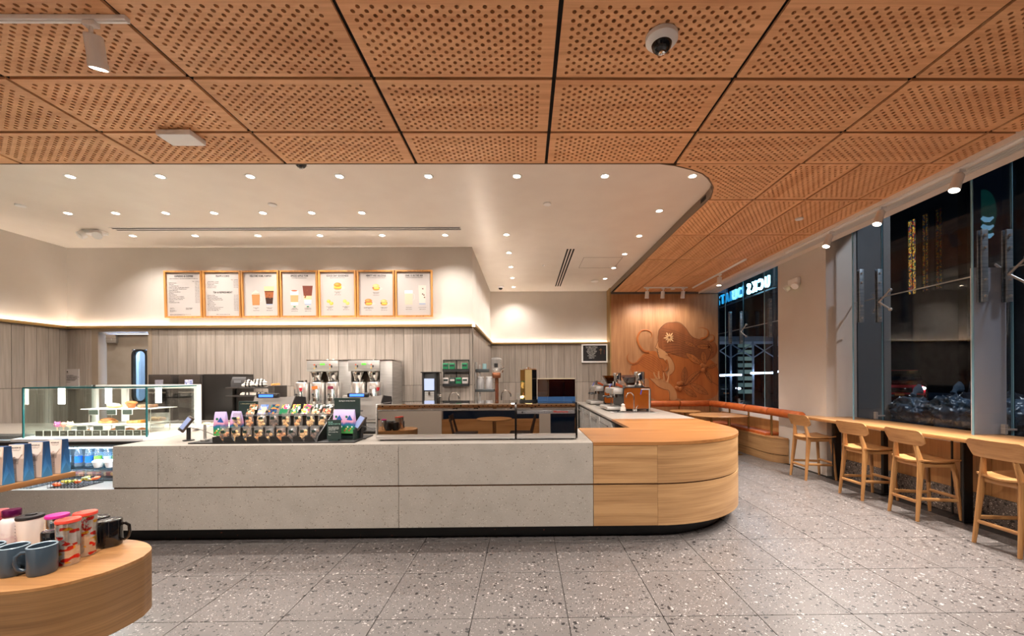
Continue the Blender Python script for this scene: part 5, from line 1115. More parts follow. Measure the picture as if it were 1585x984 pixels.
def snack(loc, rz, label, c, c2):
    t = thing('snack_bag', label, 'snack bag', loc, rz, 'clear snack bags in the counter tray')
    g = G(); n = 12; prof = [(.030, .0, .016), (.044, .02, .028), (.046, .07, .026), (.042, .105, .014), (.044, .128, .003), (.046, .142, .002)]; vs = []
    for w_, z, d in prof:
        for i in range(n): a = 2*PI*i/n; vs.append((w_*math.cos(a)*(1+random.uniform(-.06, .06)), d*math.sin(a), z+random.uniform(-.003, .003)))
    g.add(vs, [(k*n+i, k*n+(i+1) % n, (k+1)*n+(i+1) % n, (k+1)*n+i) for k in range(len(prof)-1) for i in range(n)]).build('wrapper', WRAP, t)
    g = G()
    for k in range(6): g.ell((random.uniform(-.026, .026), random.uniform(-.012, .008), .014+.015*k), .018, .010, .015, 8, 5, .15)
    g.build('contents', CK[c], t)
    for k in range(2): G().ell((random.uniform(-.024, .024), -.012, .03+.03*k), .017, .010, .014, 8, 5, .15).build('contents', CK[c2], t)
    G().box(-.018, .018, -.031, -.028, .078, .104, .001, 1).build('green_label', GREEN, t)
    return t
for k in range(9):
    snack((-2.905+.108*k, 3.965, ZK+.014), random.uniform(-.15, .15), 'clear snack bag in the front row of the tray, %s from left' % ORD[k], (2, 0, 0, 0, 1, 2, 1, 0, 1)[k], (1, 0, 1, 2, 0, 0, 1, 0, 1)[k])
for k in range(8):
    snack((-2.90+.122*k, 4.13, ZK+.126), random.uniform(-.2, .2), 'clear snack bag in the upper row of the tray, %s from left' % ORD[k], (0, 2, 0, 1, 0, 0, 0, 0)[k], (1, 0, 0, 1, 0, 2, 0, 0)[k])
rkk = thing('gift_card_rack', 'black angled rack of gift cards behind the snack bags', 'card rack', (0, 4.27, ZK+.235))
G().box(-2.93, -1.90, -.02, .06, 0, .006).build('rail', BLACK, rkk)
for k in range(9):
    x = -2.86+.112*k
    for lv in range(2):
        kind = [0, 3, 2, 1, 1, 1, 4, 4, 4][k] if lv else [0, 3, 2, 1, 1, 1, 0, 0, 0][k]
        t = tag(G().box(-.043, .043, -.001, .001, 0, .056, .0008, 1).build('gift_card', CARDG[kind] if not (lv == 0 and k == 3) else GREENB, None, (x+.01*lv, 4.262+.028*lv, ZK+.243+.046*lv), (math.radians(-22), 0, math.radians(-4))),
                '%s gift card in the %s tier of the rack, %s from the left' % (['orange patterned', 'lilac patterned', 'navy and orange', 'white floral', 'white floral', 'white floral', 'dark green', 'dark green', 'dark green'][k] if lv else ['orange patterned', 'lilac patterned', 'navy and orange', 'plain green', 'white floral', 'white floral', 'orange patterned', 'orange patterned', 'orange patterned'][k], ('lower', 'upper')[lv], ORD[k]), 'gift card', 'gift cards in the counter rack')
HOLI = bands('holiday_bag', [(0, (60, 130, 60)), (.22, (84, 160, 80)), (.42, (30, 130, 90)), (.55, (36, 90, 150)), (.68, (216, 150, 176)), (1, (190, 176, 220))], z0=0, z1=.22, wob=.3, nscale=14)
def holiday(loc, rz, label):
    t = thing('ground_coffee_bag', label, 'coffee bag', loc, rz, 'pastel landscape coffee bags')
    w_, d = .052, .03; H = .235
    b = G().add([(-w_, -d, 0), (w_, -d, 0), (w_, d, 0), (-w_, d, 0), (-w_, -d*1.05, H*.5), (w_, -d*1.05, H*.5), (w_, d*1.05, H*.5), (-w_, d*1.05, H*.5), (-w_*.98, -d*.5, H*.86), (w_*.98, -d*.5, H*.86), (w_*.98, d*.5, H*.86), (-w_*.98, d*.5, H*.86), (-w_, -.002, H), (w_, -.002, H), (w_, .002, H), (-w_, .002, H)],
                [(3, 2, 1, 0)]+[(k*4+i, k*4+(i+1) % 4, k*4+4+(i+1) % 4, k*4+4+i) for k in range(3) for i in range(4)]+[(12, 13, 14, 15)]).build('bag_body', HOLI, t)
    G().add([(-.018, -d*.98, .135), (.046, -d*.98, .125), (.012, -d*.86, .182)], [(0, 1, 2)]).build('printed_mountain', mat('mountain_blue', (30, 84, 156), .5), t)
    G().ell((-.018, -d*.86-.004, .165), .012, .001, .013, 16, 4).build('round_emblem', mat('emblem_green', (20, 110, 80), .5), t)
    for k in range(6): G().ell((-.035+.014*k, -d*1.03, .03+.018*(k % 3)), .008, .001, .008, 8, 4).build('printed_flower', [mat('fl_r', (216, 70, 60), .5), mat('fl_y', (240, 200, 70), .5), mat('fl_w', (236, 236, 226), .5)][k % 3], t)
    return t
h0 = holiday((-3.04, 4.10, ZK+.05), .1, 'pastel landscape coffee bag at the far left of the black tray')
dup(h0, (-2.925, 4.16, ZK+.05), -.2, 'pastel landscape coffee bag leaning beside the leftmost bag')
hd = thing('header_sign', 'dark green header card behind the left coffee bags', 'sign', (-2.925, 4.33, ZK))
G().box(-.10, .10, 0, .012, 0, .375, .002, 1).build('card', GREEN, hd); text('sign_text', 'A SPRING BLEND FROM HERE', .012, mat('sign_gold', (206, 196, 150), .5), hd, (0, -.001, .345), ext=.0002, res=1)
tag(G().box(-.022, .022, -.03, .03, 0, .02, .002).box(-.012, .012, -.004, .004, .02, .16).build('sign_clip', STEEL, None, (-3.09, 3.96, ZK+.0125)), 'grey metal sign clip on the left end of the black tray', 'sign holder')
stn = thing('coffee_bag_stand', 'dark green stand with header for two coffee bags, right of snacks', 'display stand', (-1.81, 4.05, ZK+.0125))
G().box(-.13, .13, .10, .112, 0, .40, .002, 1).box(.125, .135, -.06, .11, 0, .10).box(-.13, .13, .04, .10, 0, .05).build('stand', GREEN, stn)
text('sign_text', 'Spring in every season', .018, INKW, stn, (.0, .099, .365), ext=.0002, res=1)
dup(h0, (-1.865, 4.10, ZK+.065), .0, 'pastel landscape coffee bag behind the small green sign'); dup(h0, (-1.755, 4.08, ZK+.065), .0, 'pastel landscape coffee bag at the right end of the tray')
sg = thing('tabletop_sign', 'small dark green text sign in front of the right coffee bags', 'sign', (-1.845, 3.94, ZK+.0125), math.radians(4))
G().box(-.066, .066, 0, .008, .012, .20, .001, 1).box(-.045, .045, -.02, .03, 0, .012).build('sign_board', GREEN, sg)
text('sign_text', 'FROM\nSpring to your cup', .015, mat('sign_mint', (150, 206, 190), .5), sg, (-.052, -.001, .172), ext=.0002, res=1, align='LEFT')
text('sign_text', 'Enjoy a bright blend with\nnotes of citrus and honey,\nroasted for warmer days\nand longer walks.\n\nAsk for a sample today.\n\n$\n16.95', .0095, INKW, sg, (-.052, -.001, .128), ext=.0002, res=1, align='LEFT')
def register(loc, label, rz=0):
    t = thing('cash_register', label, 'cash register', loc, rz)
    g = G(); n = 10; vs = []
    for k, (z, y, w_) in enumerate(((.16, -.02, .20), (.40, .12, .225))):
        for i in range(n+1): u = i/n*2-1; vs.append((u*w_, y-.03*(1-u*u), z+(.018*u*u if k else 0)))
    for k, (z, y, w_) in enumerate(((.16, .06, .20), (.40, .18, .225))):
        for i in range(n+1): u = i/n*2-1; vs.append((u*w_, y, z+(.018*u*u if k else 0)))
    m_ = n+1; fs = []
    for i in range(n): fs += [(i, i+1, m_+i+1, m_+i), (2*m_+i, 3*m_+i, 3*m_+i+1, 2*m_+i+1), (m_+i, m_+i+1, 3*m_+i+1, 3*m_+i), (i, 2*m_+i, 2*m_+i+1, i+1)]
    fs += [(0, m_, 3*m_, 2*m_), (n, 2*m_+n, 3*m_+n, m_+n)]
    g.add(vs, fs).build('display_housing', GREYP, t)
    for s in (-1, 1):
        G().add([(s*.205, -.02, .16), (s*.235, .12, .415), (s*.29, .22, .40), (s*.33, .20, .16)], [(0, 1, 2, 3)]).build('side_wing', BLACKP, t)
        G().add([(s*.13, .026, .24), (s*.155, .024, .24), (s*.17, .074, .34), (s*.14, .072, .34)], [(0, 1, 2, 3)]).build('vent_panel', mat('vent_grey', (96, 90, 86), .5), t)
    G().box(-.05, .05, .0, .10, .0, .26, .01).build('neck', BLACKP, t); G().box(-.18, .18, -.02, .30, 0, .03, .008).build('base', BLACKP, t)
    c = G().box(-.115, .115, -.03, .03, .40, .45, .012).build('customer_display', BLACKP, t)
    G().box(-.085, .07, -.0315, -.0295, .412, .438).build('display_screen', mat('pos_blue', (40, 80, 220), .3, emit=1.6, ecol=(60, 110, 255)), c)
    return t
register((-2.82, 4.50, ZK), 'grey backed cash register behind the gift cards, left of two'); register((-1.845, 4.52, ZK), 'grey backed cash register next to the mirrored food case, right of two')

# ---- polished units on the counter
def unit(x0, x1, label, name):
    t = thing(name, label, 'display case', (0, 0, ZK)); pr_ = [(4.02, .05), (4.02, .285), (4.013, .292), (4.009, .302), (4.008, .314), (4.012, .328), (4.021, .340), (4.034, .348), (4.05, .352), (4.60, .354), (4.60, .05)]
    pc_ = G().prism(pr_, x0+.002, x1-.002, 'X').build('polished_cover', MIRROR, t); pc_.data.polygons.foreach_set('use_smooth', [False]*len(pc_.data.polygons))
    G().prism([(3.985, .012), (3.985, .040), (3.998, .054), (4.60, .054), (4.60, .012)], x0, x1, 'X').build('steel_base', STEEL, t)
    for x in (x0+.04, x1-.04): G().cyl((x, 4.02, 0), (x, 4.02, .012), .016).cyl((x, 4.5, 0), (x, 4.5, .012), .016).build('foot', RUBBER, t)
    return t
u1 = unit(-1.457, -.108, 'long mirror-polished machine housing on the counter, left of two', 'polished_machine')
G().box(-1.470, -1.456, 4.0, 4.62, .03, .352, .005).build('end_panel', STEEL, u1)
u2 = unit(-.104, .495, 'short mirror-polished machine housing with scripted grille strip', 'polished_machine')
for x in (-.110, .484): G().prism([(3.985, .012), (3.985, .34), (4.0, .362), (4.6, .362), (4.6, .012)], x, x+.018, 'X').build('black_end_panel', mat('black_chrome', (40, 36, 34), .15, .8), u2)
G().box(-.088, .48, 4.000, 4.0195, .252, .284, .002, 1).build('grille_strip', noisy('grille_grey', (150, 146, 146), (96, 92, 92), 300, .4, .7), u2)
G().cyl((-.035, 3.999, .268), (-.035, 3.992, .268), .010).build('round_badge', BLACK, u2)
text('script_lettering', 'Mastrena', .030, mat('badge_red', (170, 44, 30), .3, .3), u2, (.34, 3.998, .262), ext=.001, sx=1.3)
tw = thing('gold_canister', 'tall faceted gold and chrome canister standing on the polished housing', 'canister', (.028, 4.36, ZK+.354))
fc = [(.094*math.cos(PI/8+k*PI/4), .094*math.sin(PI/8+k*PI/4)) for k in range(8)]
for k in range(8):
    a, b = fc[k], fc[(k+1) % 8]; mm = [CHROME, CHROME, GOLDM, CHROME, GOLDM, mat('matte_gold', (206, 176, 120), .35, .9), BLKG if k == 6 else CHROME, CHROME][k]
    G().add([(*a, .02), (*b, .02), (*b, .335), (*a, .335), (a[0]*.93, a[1]*.93, .02), (b[0]*.93, b[1]*.93, .02), (b[0]*.93, b[1]*.93, .335), (a[0]*.93, a[1]*.93, .335)], [(0, 1, 2, 3), (4, 7, 6, 5), (0, 4, 5, 1), (3, 2, 6, 7), (0, 3, 7, 4), (1, 5, 6, 2)]).build('facet', mm, tw)
G().lathe([(.096, 0), (.096, .02), (.0001, .02)], 24).build('base', BLACK, tw); G().lathe([(.09, .335), (.085, .345), (.03, .35), (.02, .365), (.0001, .365)], 24).build('lid', CHROME, tw)
AMB = glass('amber_plastic', (190, 150, 96), .07); BEAN = noisy('coffee_beans', (34, 20, 12), (74, 46, 28), 90, .4, bump=.6)
for k, (x0, x1, nm) in enumerate(((.125, .225, 'narrow amber bean bin next to the gold canister'), (.228, .395, 'wide amber bean bin full of coffee, in the middle'), (.398, .515, 'amber bean bin at the right end of the polished housing'))):
    t = thing('bean_bin', nm, 'bean bin', ((x0+x1)/2, 4.36, ZK+.354)); w_ = (x1-x0)/2
    ringprism(G(), [(-w_, -.10), (w_, -.10), (w_, .10), (-w_, .10)], [(-w_+.004, -.096), (w_-.004, -.096), (w_-.004, .096), (-w_+.004, .096)], 0, .235, 'Z').build('bin_wall', AMB, t)
    G().box(-w_+.006, w_-.006, -.094, .094, .002, .21 if k else .10, .004).build('coffee_beans', BEAN, t)
    G().box(-w_-.001, w_+.001, -.102, .102, .0, .052).build('blue_tape', mat('blue_tape', (22, 66, 110), .4), t)
    G().box(-w_-.001, w_+.001, -.102, .102, .236, .242, .002, 1).build('rim', mat('bin_rim', (196, 176, 140), .3), t)

# ================================================================== BACK COUNTER AND EQUIPMENT
bc = thing('back_counter', 'stone topped back counter below the menu boards', 'counter', (0, 0, 0))
G().box(-5.95, -.92, 5.98, 6.68, .895, .925).build('stone_top', STONE, bc); G().box(-5.95, -.92, 6.02, 6.68, .0, .895).build('carcass', BLACK, bc)
for k in range(8): d = G().box(-5.93+.627*k, -5.93+.627*k+.62, 5.995, 6.018, .12, .885).build('door', STEEL, bc); G().cyl((-5.8+.627*k, 5.975, .84), (-5.45+.627*k, 5.975, .84), .008).build('handle', CHROME, d)
sc2 = thing('side_counter', 'stone topped counter along the recessed side wall', 'counter', (0, 0, 0))
G().box(-.85, -.25, 6.72, 10.1, .895, .925).build('stone_top', STONE, sc2); G().box(-.85, -.28, 6.72, 10.1, 0, .895).build('carcass', STEEL, sc2)
fcn = thing('far_counter', 'stone topped counter with low splash panel along the far wall', 'counter', (0, 0, 0))
G().box(-.24, 1.23, 9.55, 10.1, .895, .925).build('stone_top', STONE, fcn); G().box(-.24, 1.23, 10.105, 10.15, .925, 1.15).build('splash_panel', STONE, fcn); G().box(-.24, 1.23, 9.6, 10.1, 0, .895).build('carcass', STEEL, fcn)
def oven(x0, x1, label):
    t = thing('speed_oven', label, 'oven', ((x0+x1)/2, 6.12, .926)); w_ = (x1-x0)/2
    G().box(-w_, w_, 0, .5, 0, .685, .008).build('body', mat('oven_black', (42, 37, 34), .4), t)
    G().box(-w_+.02, w_-.02, -.012, 0, .50, .67, .006).build('control_panel', mat('oven_panel', (58, 50, 45), .35), t)
    G().box(-.066, .052, -.016, -.012, .515, .605, .001, 1).build('screen', patches('oven_screen%d' % int(x0*10), [(180, 184, 210), (130, 140, 190), (226, 226, 236)] if x0 > -5.3 else [(140, 136, 146), (148, 144, 154)], 40, .2), t)
    G().box(-w_+.02, w_-.02, -.02, 0, .12, .46, .008).build('oven_door', BLKG, t); G().cyl((-w_+.05, -.05, .42), (w_-.05, -.05, .42), .012).build('handle', CHROME, t)
oven(-5.605, -5.25, 'black speed oven with dull grey screen, left of two'); oven(-5.165, -4.815, 'black speed oven with bright patterned screen, right of two')
tag(G().box(-4.81, -4.38, 6.14, 6.62, .926, 1.612, .006).build('tall_black_cabinet', mat('satin_black', (30, 27, 25), .35)), 'tall plain black cabinet to the right of the ovens', 'cabinet')
tag(G().box(-5.24, -5.175, 6.3, 6.6, .926, 1.60).build('oven_gap_panel', BLACK), 'narrow black panel between the two ovens', 'panel')
sh = thing('prep_shelf', 'black two-tier shelf with towels beside the tall black cabinet', 'shelf', (0, 0, .926))
for z in (.372, .492): G().box(-4.37, -3.76, 5.98, 6.3, z-.02, z, .002, 1).build('shelf', mat('shelf_dark', (50, 45, 42), .4), sh)
G().box(-3.75, -3.66, 5.98, 6.3, .30, .51, .004).build('bin_holder', mat('shelf_dark', (50, 45, 42), .4), sh)
for x in (-4.36, -3.77): G().box(x-.01, x+.01, 6.2, 6.3, 0, .49).build('upright', BLACK, sh)
t = thing('label_printer', 'small dark label printer on the top prep shelf', 'printer', (-4.225, 6.12, 1.419)); G().prism([(-.09, 0), (.09, 0), (.09, .08), (.05, .148), (-.09, .148)], -.1, .1, 'X').xf(Matrix.Rotation(PI, 4, 'Z')).build('body', mat('printer_grey', (60, 58, 58), .4), t); G().box(-.05, .05, -.094, -.088, .06, .10).build('label_slot', mat('printer_panel', (110, 110, 112), .3), t)
STRIPE = bands('striped_towel', [(0, (196, 188, 178)), (.40, (196, 188, 178)), (.43, (26, 24, 24)), (.52, (26, 24, 24)), (.55, (196, 188, 178)), (.66, (196, 188, 178)), (.69, (26, 24, 24)), (.76, (26, 24, 24)), (.79, (196, 188, 178))], axis='X', z0=-.09, z1=.09, wob=.14, rough=.8)
for k, (x, y, z, r, lb) in enumerate(((-4.08, 6.05, 1.445, .26, 'leftmost of three on the top shelf'), (-3.97, 6.08, 1.452, .32, 'middle of three on the top shelf'), (-3.89, 6.04, 1.455, .34, 'rightmost of three on the top shelf'), (-4.08, 6.05, 1.32, .2, 'left of two on the lower shelf'), (-3.92, 6.06, 1.318, .2, 'right of two on the lower shelf'))):
    g = G().ell((0, 0, 0), .085, .07, .034, 14, 8, .08).ell((.01, 0, .028), .070, .06, .030, 14, 8, .08)
    if k > 2: g = G().box(-.09, .09, -.06, .06, -.018, -.002, .006).box(-.085, .08, -.055, .055, -.002, .012, .005).box(-.07, .08, -.05, .05, .012, .024, .005)
    if k < 3: g.ell((.0, 0, .055), .05, .05, .03, 12, 6, .1)
    tag(g.build('striped_towel', STRIPE, None, (x, y, z), r), 'white towel with black stripes, '+lb, 'towel', 'striped towels on the prep shelf')
for k in range(4): tag(G().cyl((0, -.04, 0), (0, .04, 0), .016, n=10).build('wrapped_snack', CK[2], None, (-3.735+.026*k-.012, 6.1, 1.452+.002*k), k*.2), 'orange wrapped roll in the holder at the end of the shelf, %s from the left' % ORD[k], 'snack', 'orange rolls at the shelf end')
# brewers and urns
def brewer(x, label):
    t = thing('coffee_brewer', label, 'coffee brewer', (x, 6.13, 0), 0, 'twin steel coffee brewers')
    G().box(-.235, .235, 0, .16, 1.645, 1.808, .005).box(.235, .42, .01, .50, 1.20, 1.800, .004).build('control_head', STEEL, t)
    G().box(-.235, .24, .165, .50, 1.20, 1.80, .004).build('rear_housing', mat('brewer_bronze', (120, 104, 90), .3, .9), t)
    G().box(-.24, .43, -.004, .51, 1.808, 1.818, .002, 1).build('top_tray', CHROME, t)
    G().box(-.035, .035, -.003, 0, 1.738, 1.762).build('lcd', mat('lcd_green', (90, 190, 60), .3, emit=.6), t)
    for s in (-.12, .11):
        G().cyl((s, 0, 1.742), (s, -.006, 1.742), .010, n=12).build('orange_button', mat('btn_orange', (226, 90, 40), .4), t); G().cyl((s, 0, 1.69), (s, -.006, 1.69), .009, n=12).build('yellow_button', mat('btn_yellow', (226, 180, 60), .4), t)
        G().box(s+.018, s+.034, -.004, 0, 1.70, 1.735).build('switch', BLACKP, t)
        b = G().lathe([(.052, 1.472), (.060, 1.49), (.096, 1.620), (.100, 1.628), (.100, 1.640), (.0001, 1.640)], 24, (s+.015, .07, 0)).build('brew_funnel', CHROME, t)
        G().box(s, s+.030, -.052, -.03, 1.50, 1.63, .006).build('funnel_handle', CHROME, b)
    return t
brewer(-3.035, 'steel twin coffee brewer, left of two on the back counter'); brewer(-2.42, 'steel twin coffee brewer, right of two on the back counter')
def urn(x, label, tagc, y=5.99):
    t = thing('coffee_urn', label, 'coffee urn', (x, y+.11, 1.155), 0, 'steel coffee urns below the brewers')
    G().lathe([(.0001, 0), (.106, 0), (.106, .318), (.100, .326), (.0001, .326)], 28, (0, 0, 0), 1, 1).build('body', mat('urn_steel', (208, 203, 198), .24, .9), t)
    G().box(-.05, .0, -.02, .05, .326, .352, .006).build('lid_handle', BLACKP, t); G().cyl((.07, -.02, .326), (.07, -.02, .36), .016).build('fill_cap', CHROME, t)
    f = G().lathe([(.0001, 0), (.03, 0), (.03, .05), (.012, .06), (.012, .10), (.0001, .10)], 16, (0, -.135, .05)).cyl((0, -.10, .09), (0, -.145, .09), .014).build('faucet', CHROME, t)
    G().box(-.008, .008, -.17, -.14, .14, .165, .003).build('faucet_lever', BLACKP, f)
    G().cyl((.05, -.105, .06), (.05, -.105, .24), .009, n=10).build('sight_gauge', glass('gauge', (220, 230, 230), .1), t)
    if tagc: G().box(-.035, .045, -.116, -.110, .225, .270, .002, 1).xf(Matrix.Translation((0, 0, .245)) @ Matrix.Rotation(random.uniform(-.15, .15), 4, 'Y') @ Matrix.Translation((0, 0, -.245))).build('name_tag', tagc, t)
    return t
TG = [None, mat('tag_orange', (226, 110, 40), .5), mat('tag_maroon', (110, 24, 50), .5), None, PAPER]
for x, k, lb in ((-3.325, 0, 'steel coffee urn with red tap cup at the far left of the row'), (-3.085, 1, 'steel coffee urn with an orange tag'), (-2.855, 2, 'steel coffee urn with a maroon tag'), (-2.49, 3, 'untagged steel coffee urn behind the right register'), (-2.25, 4, 'steel coffee urn with a white tag'),):
    u_ = urn(x, lb, TG[k])
    if k in (0, 4): G().lathe([(.014, 0), (.024, .05), (.0001, .05)], 14, (.05 if k == 0 else .095, -.125, .20)).build('red_tap_cup', mat('cup_red', (190, 26, 40), .4), u_)
st2 = thing('urn_stand', 'long steel stand carrying the coffee urns', 'stand', (0, 0, .926))
G().box(-3.46, -2.03, 5.92, 6.12, .205, .2285, .003, 1).box(-3.46, -2.0, 6.13, 6.62, .245, .2725).build('stand_top', STEEL, st2)
for x in (-3.44, -2.75, -2.05): G().box(x-.01, x+.01, 5.94, 5.96, 0, .205).box(x-.01, x+.01, 6.55, 6.6, 0, .245).build('leg', STEEL, st2)
# nitro machine
t = thing('cold_brew_machine', 'tall black cold brew dispenser with a lit touch screen', 'dispenser', (-1.49, 6.35, .926))
G().box(-.115, .105, 0, .25, .24, .69, .006).box(-.115, -.09, -.02, 0, 0, .69).box(.08, .105, -.02, 0, 0, .69).box(-.115, .105, -.02, .25, 0, .22, .004).box(-.135, .125, -.03, .26, .69, .705, .003).build('body', BLACK, t)
G().box(-.085, .070, -.012, 0, .42, .60, .002, 1).build('touch_screen', mat('touch_screen', (150, 160, 190), .2, emit=.35, ecol=(170, 190, 230)), t); G().box(-.08, .065, -.004, 0, .25, .40).build('recess', STEEL, t)
G().cyl((-.005, -.02, .395), (-.005, -.02, .345), .016).build('nozzle', CHROME, t); G().cyl((.10, .1, .33), (.16, .1, .33), .035).build('side_knob', CHROME, t)
# wall organizer
og = thing('wall_organizer', 'black wire organizer on the rear wall holding green packets', 'wall rack', (-1.13, 6.68, 1.40))
for z in (.0, .20, .235, .42): G().box(-.21, .21, -.10 if z in (0., .235) else -.02, 0, z, z+.012).build('rail', BLACK, og)
for x in (-.21, 0, .205): G().box(x-.006, x+.006, -.02, 0, 0, .43).build('upright', BLACK, og)
for r_, z in ((0, .014), (1, .249)): G().box(-.21, .21, -.104, -.100, z, z+.03).build('front_lip', BLACK, og)
for k, (x, z, m_, lb) in enumerate(((-.165, .25, GREENB, 'dark green tea packet, top left of the wall organizer'), (-.06, .25, GREENB, 'green tea packet, second on the top row of the organizer'), (.145, .25, GREENB, 'green tea packet, top right of the wall organizer'), (-.16, .015, PAPER, 'white and green packet, bottom left of the organizer'), (-.055, .015, GREEN, 'dark green packet, second on the bottom row'), (.045, .015, GREENB, 'bright green packet, third on the bottom row'), (.15, .015, PAPER, 'white and green packet, bottom right of the organizer'))):
    t = thing('tea_packet', lb, 'packet', (-1.13+x, 6.615, 1.40+z), random.uniform(-.1, .1), 'packets in the wall organizer'); G().box(-.045, .045, -.025, .025, 0, .125, .01).build('packet', m_, t); G().box(-.035, .035, -.027, -.025, .07, .10).build('label', GREEN if m_ is not GREEN else PAPER, t)
def faucet(loc, rz, label, s=1.):
    t = thing('faucet', label, 'faucet', loc, rz); G().lathe([(.022*s, 0), (.022*s, .03*s), (.012*s, .04*s), (.0001, .04*s)], 16).tube([(0, 0, 0), (0, 0, .20*s), (.01*s, 0, .235*s), (.04*s, 0, .262*s), (.08*s, 0, .255*s), (.105*s, 0, .22*s), (.108*s, 0, .19*s)], .008*s, 10).build('spout', CHROME, t); G().cyl((-.03*s, 0, 0), (-.03*s, 0, .05*s), .010*s).cyl((-.03*s, 0, .05*s), (-.055*s, 0, .085*s), .005*s).build('lever', CHROME, t); return t
faucet((-1.22, 6.5, .926), 0, 'chrome faucet below the wall organizer', 1.45); faucet((-.42, 6.98, .926), 0, 'chrome swan-neck faucet beside the jar shelf', 1.5)
js = thing('jar_shelf', 'dark two-tier bracket shelf with clear jars on the side wall', 'shelf', (0, 6.95, 0))
G().box(-.848, -.62, -.10, .12, 1.628, 1.683, .003).build('shelf', mat('shelf_slate', (62, 66, 66), .4), js); G().box(-.848, -.535, -.12, .14, 1.298, 1.342, .003).build('shelf', mat('shelf_slate', (62, 66, 66), .4), js)
G().box(-.848, -.83, -.10, .12, .926, 1.80).box(-.79, -.765, -.02, .0, .926, 1.76).build('upright', STEEL, js)
for k, x in enumerate((-.765, -.62)):
    t = thing('clear_jar', 'clear hexagonal jar on the lower bracket shelf, %s of two' % ('left', 'right')[k], 'jar', (x, 6.93, 1.343)); G().lathe([(.0001, 0), (.062, 0), (.064, .006), (.064, .165), (.05, .185), (.05, .195)], 8).build('jar', glass('jar_frost', (226, 224, 226), .2, rough=.3, haze=.25), t); G().lathe([(.056, .195), (.056, .212), (.0001, .212)], 16).build('lid', WHITEP, t)
tag(G().lathe([(.0001, 0), (.035, 0), (.035, .09), (.0001, .09)], 14).build('small_jar', mat('teal_jar', (150, 186, 190), .25), None, (-.70, 6.93, 1.684)), 'small pale teal jar on the upper bracket shelf', 'jar')
t = thing('coffee_grinder', 'coffee grinder with clear bean hopper above the bracket shelf', 'grinder', (-.50, 6.98, .926))
G().box(-.09, .09, -.1, .1, 0, .05, .01).cyl((0, .05, .05), (0, .05, .62), .03).box(-.07, .07, -.08, .08, .60, .70, .02).build('grinder_body', mat('grinder_copper', (150, 96, 66), .3, .7), t)
G().lathe([(.03, .70), (.085, .76), (.095, .80), (.095, .92), (.07, .95), (.0001, .955)], 20).build('hopper', POLY, t); G().box(-.03, .03, -.1, -.09, .78, .85).build('hopper_badge', INK, t); G().cyl((.05, 0, .73), (.13, -.02, .80), .016).cyl((.10, 0, .70), (.12, -.04, .74), .012).build('grind_lever', CHROME, t)
t = thing('tap_handle', 'brown wooden tap handle beside the clear jars', 'tap', (-.49, 6.84, .926)); G().cyl((0, 0, 0), (0, 0, .24), .012).build('stem', CHROME, t); G().lathe([(.014, .24), (.022, .30), (.024, .50), (.0001, .505)], 12).build('handle', mat('brown_handle', (96, 48, 26), .4), t)
for k, (x, h_, lb) in enumerate(((-.75, .20, 'black lidded pitcher under the bracket shelf'), (-.64, .22, 'steel pitcher under the bracket shelf, beside the black one'), (-.56, .20, 'steel pitcher near the wooden tap handle'))):
    t = thing('milk_pitcher', lb, 'pitcher', (x, 6.88, .926)); G().lathe([(.0001, 0), (.05, 0), (.052, .01), (.042, h_*.7), (.046, h_), (.043, h_)], 18).build('body', CHROME if k else BLKG, t); G().tube([(.045, 0, h_*.9), (.08, 0, h_*.85), (.08, 0, h_*.3), (.048, 0, h_*.2)], .006, 8).build('handle', CHROME if k else BLKG, t)
tag(G().box(-.12, .12, -.06, .06, 0, .03, .004).box(-.02, .0, -.02, .0, .03, .14).build('sink_caddy', BLACKP, None, (.55, 9.75, .926)), 'small black sink caddy on the far counter', 'caddy')
faucet((.75, 9.8, .926), 0, 'small chrome faucet on the far counter', 1.2)
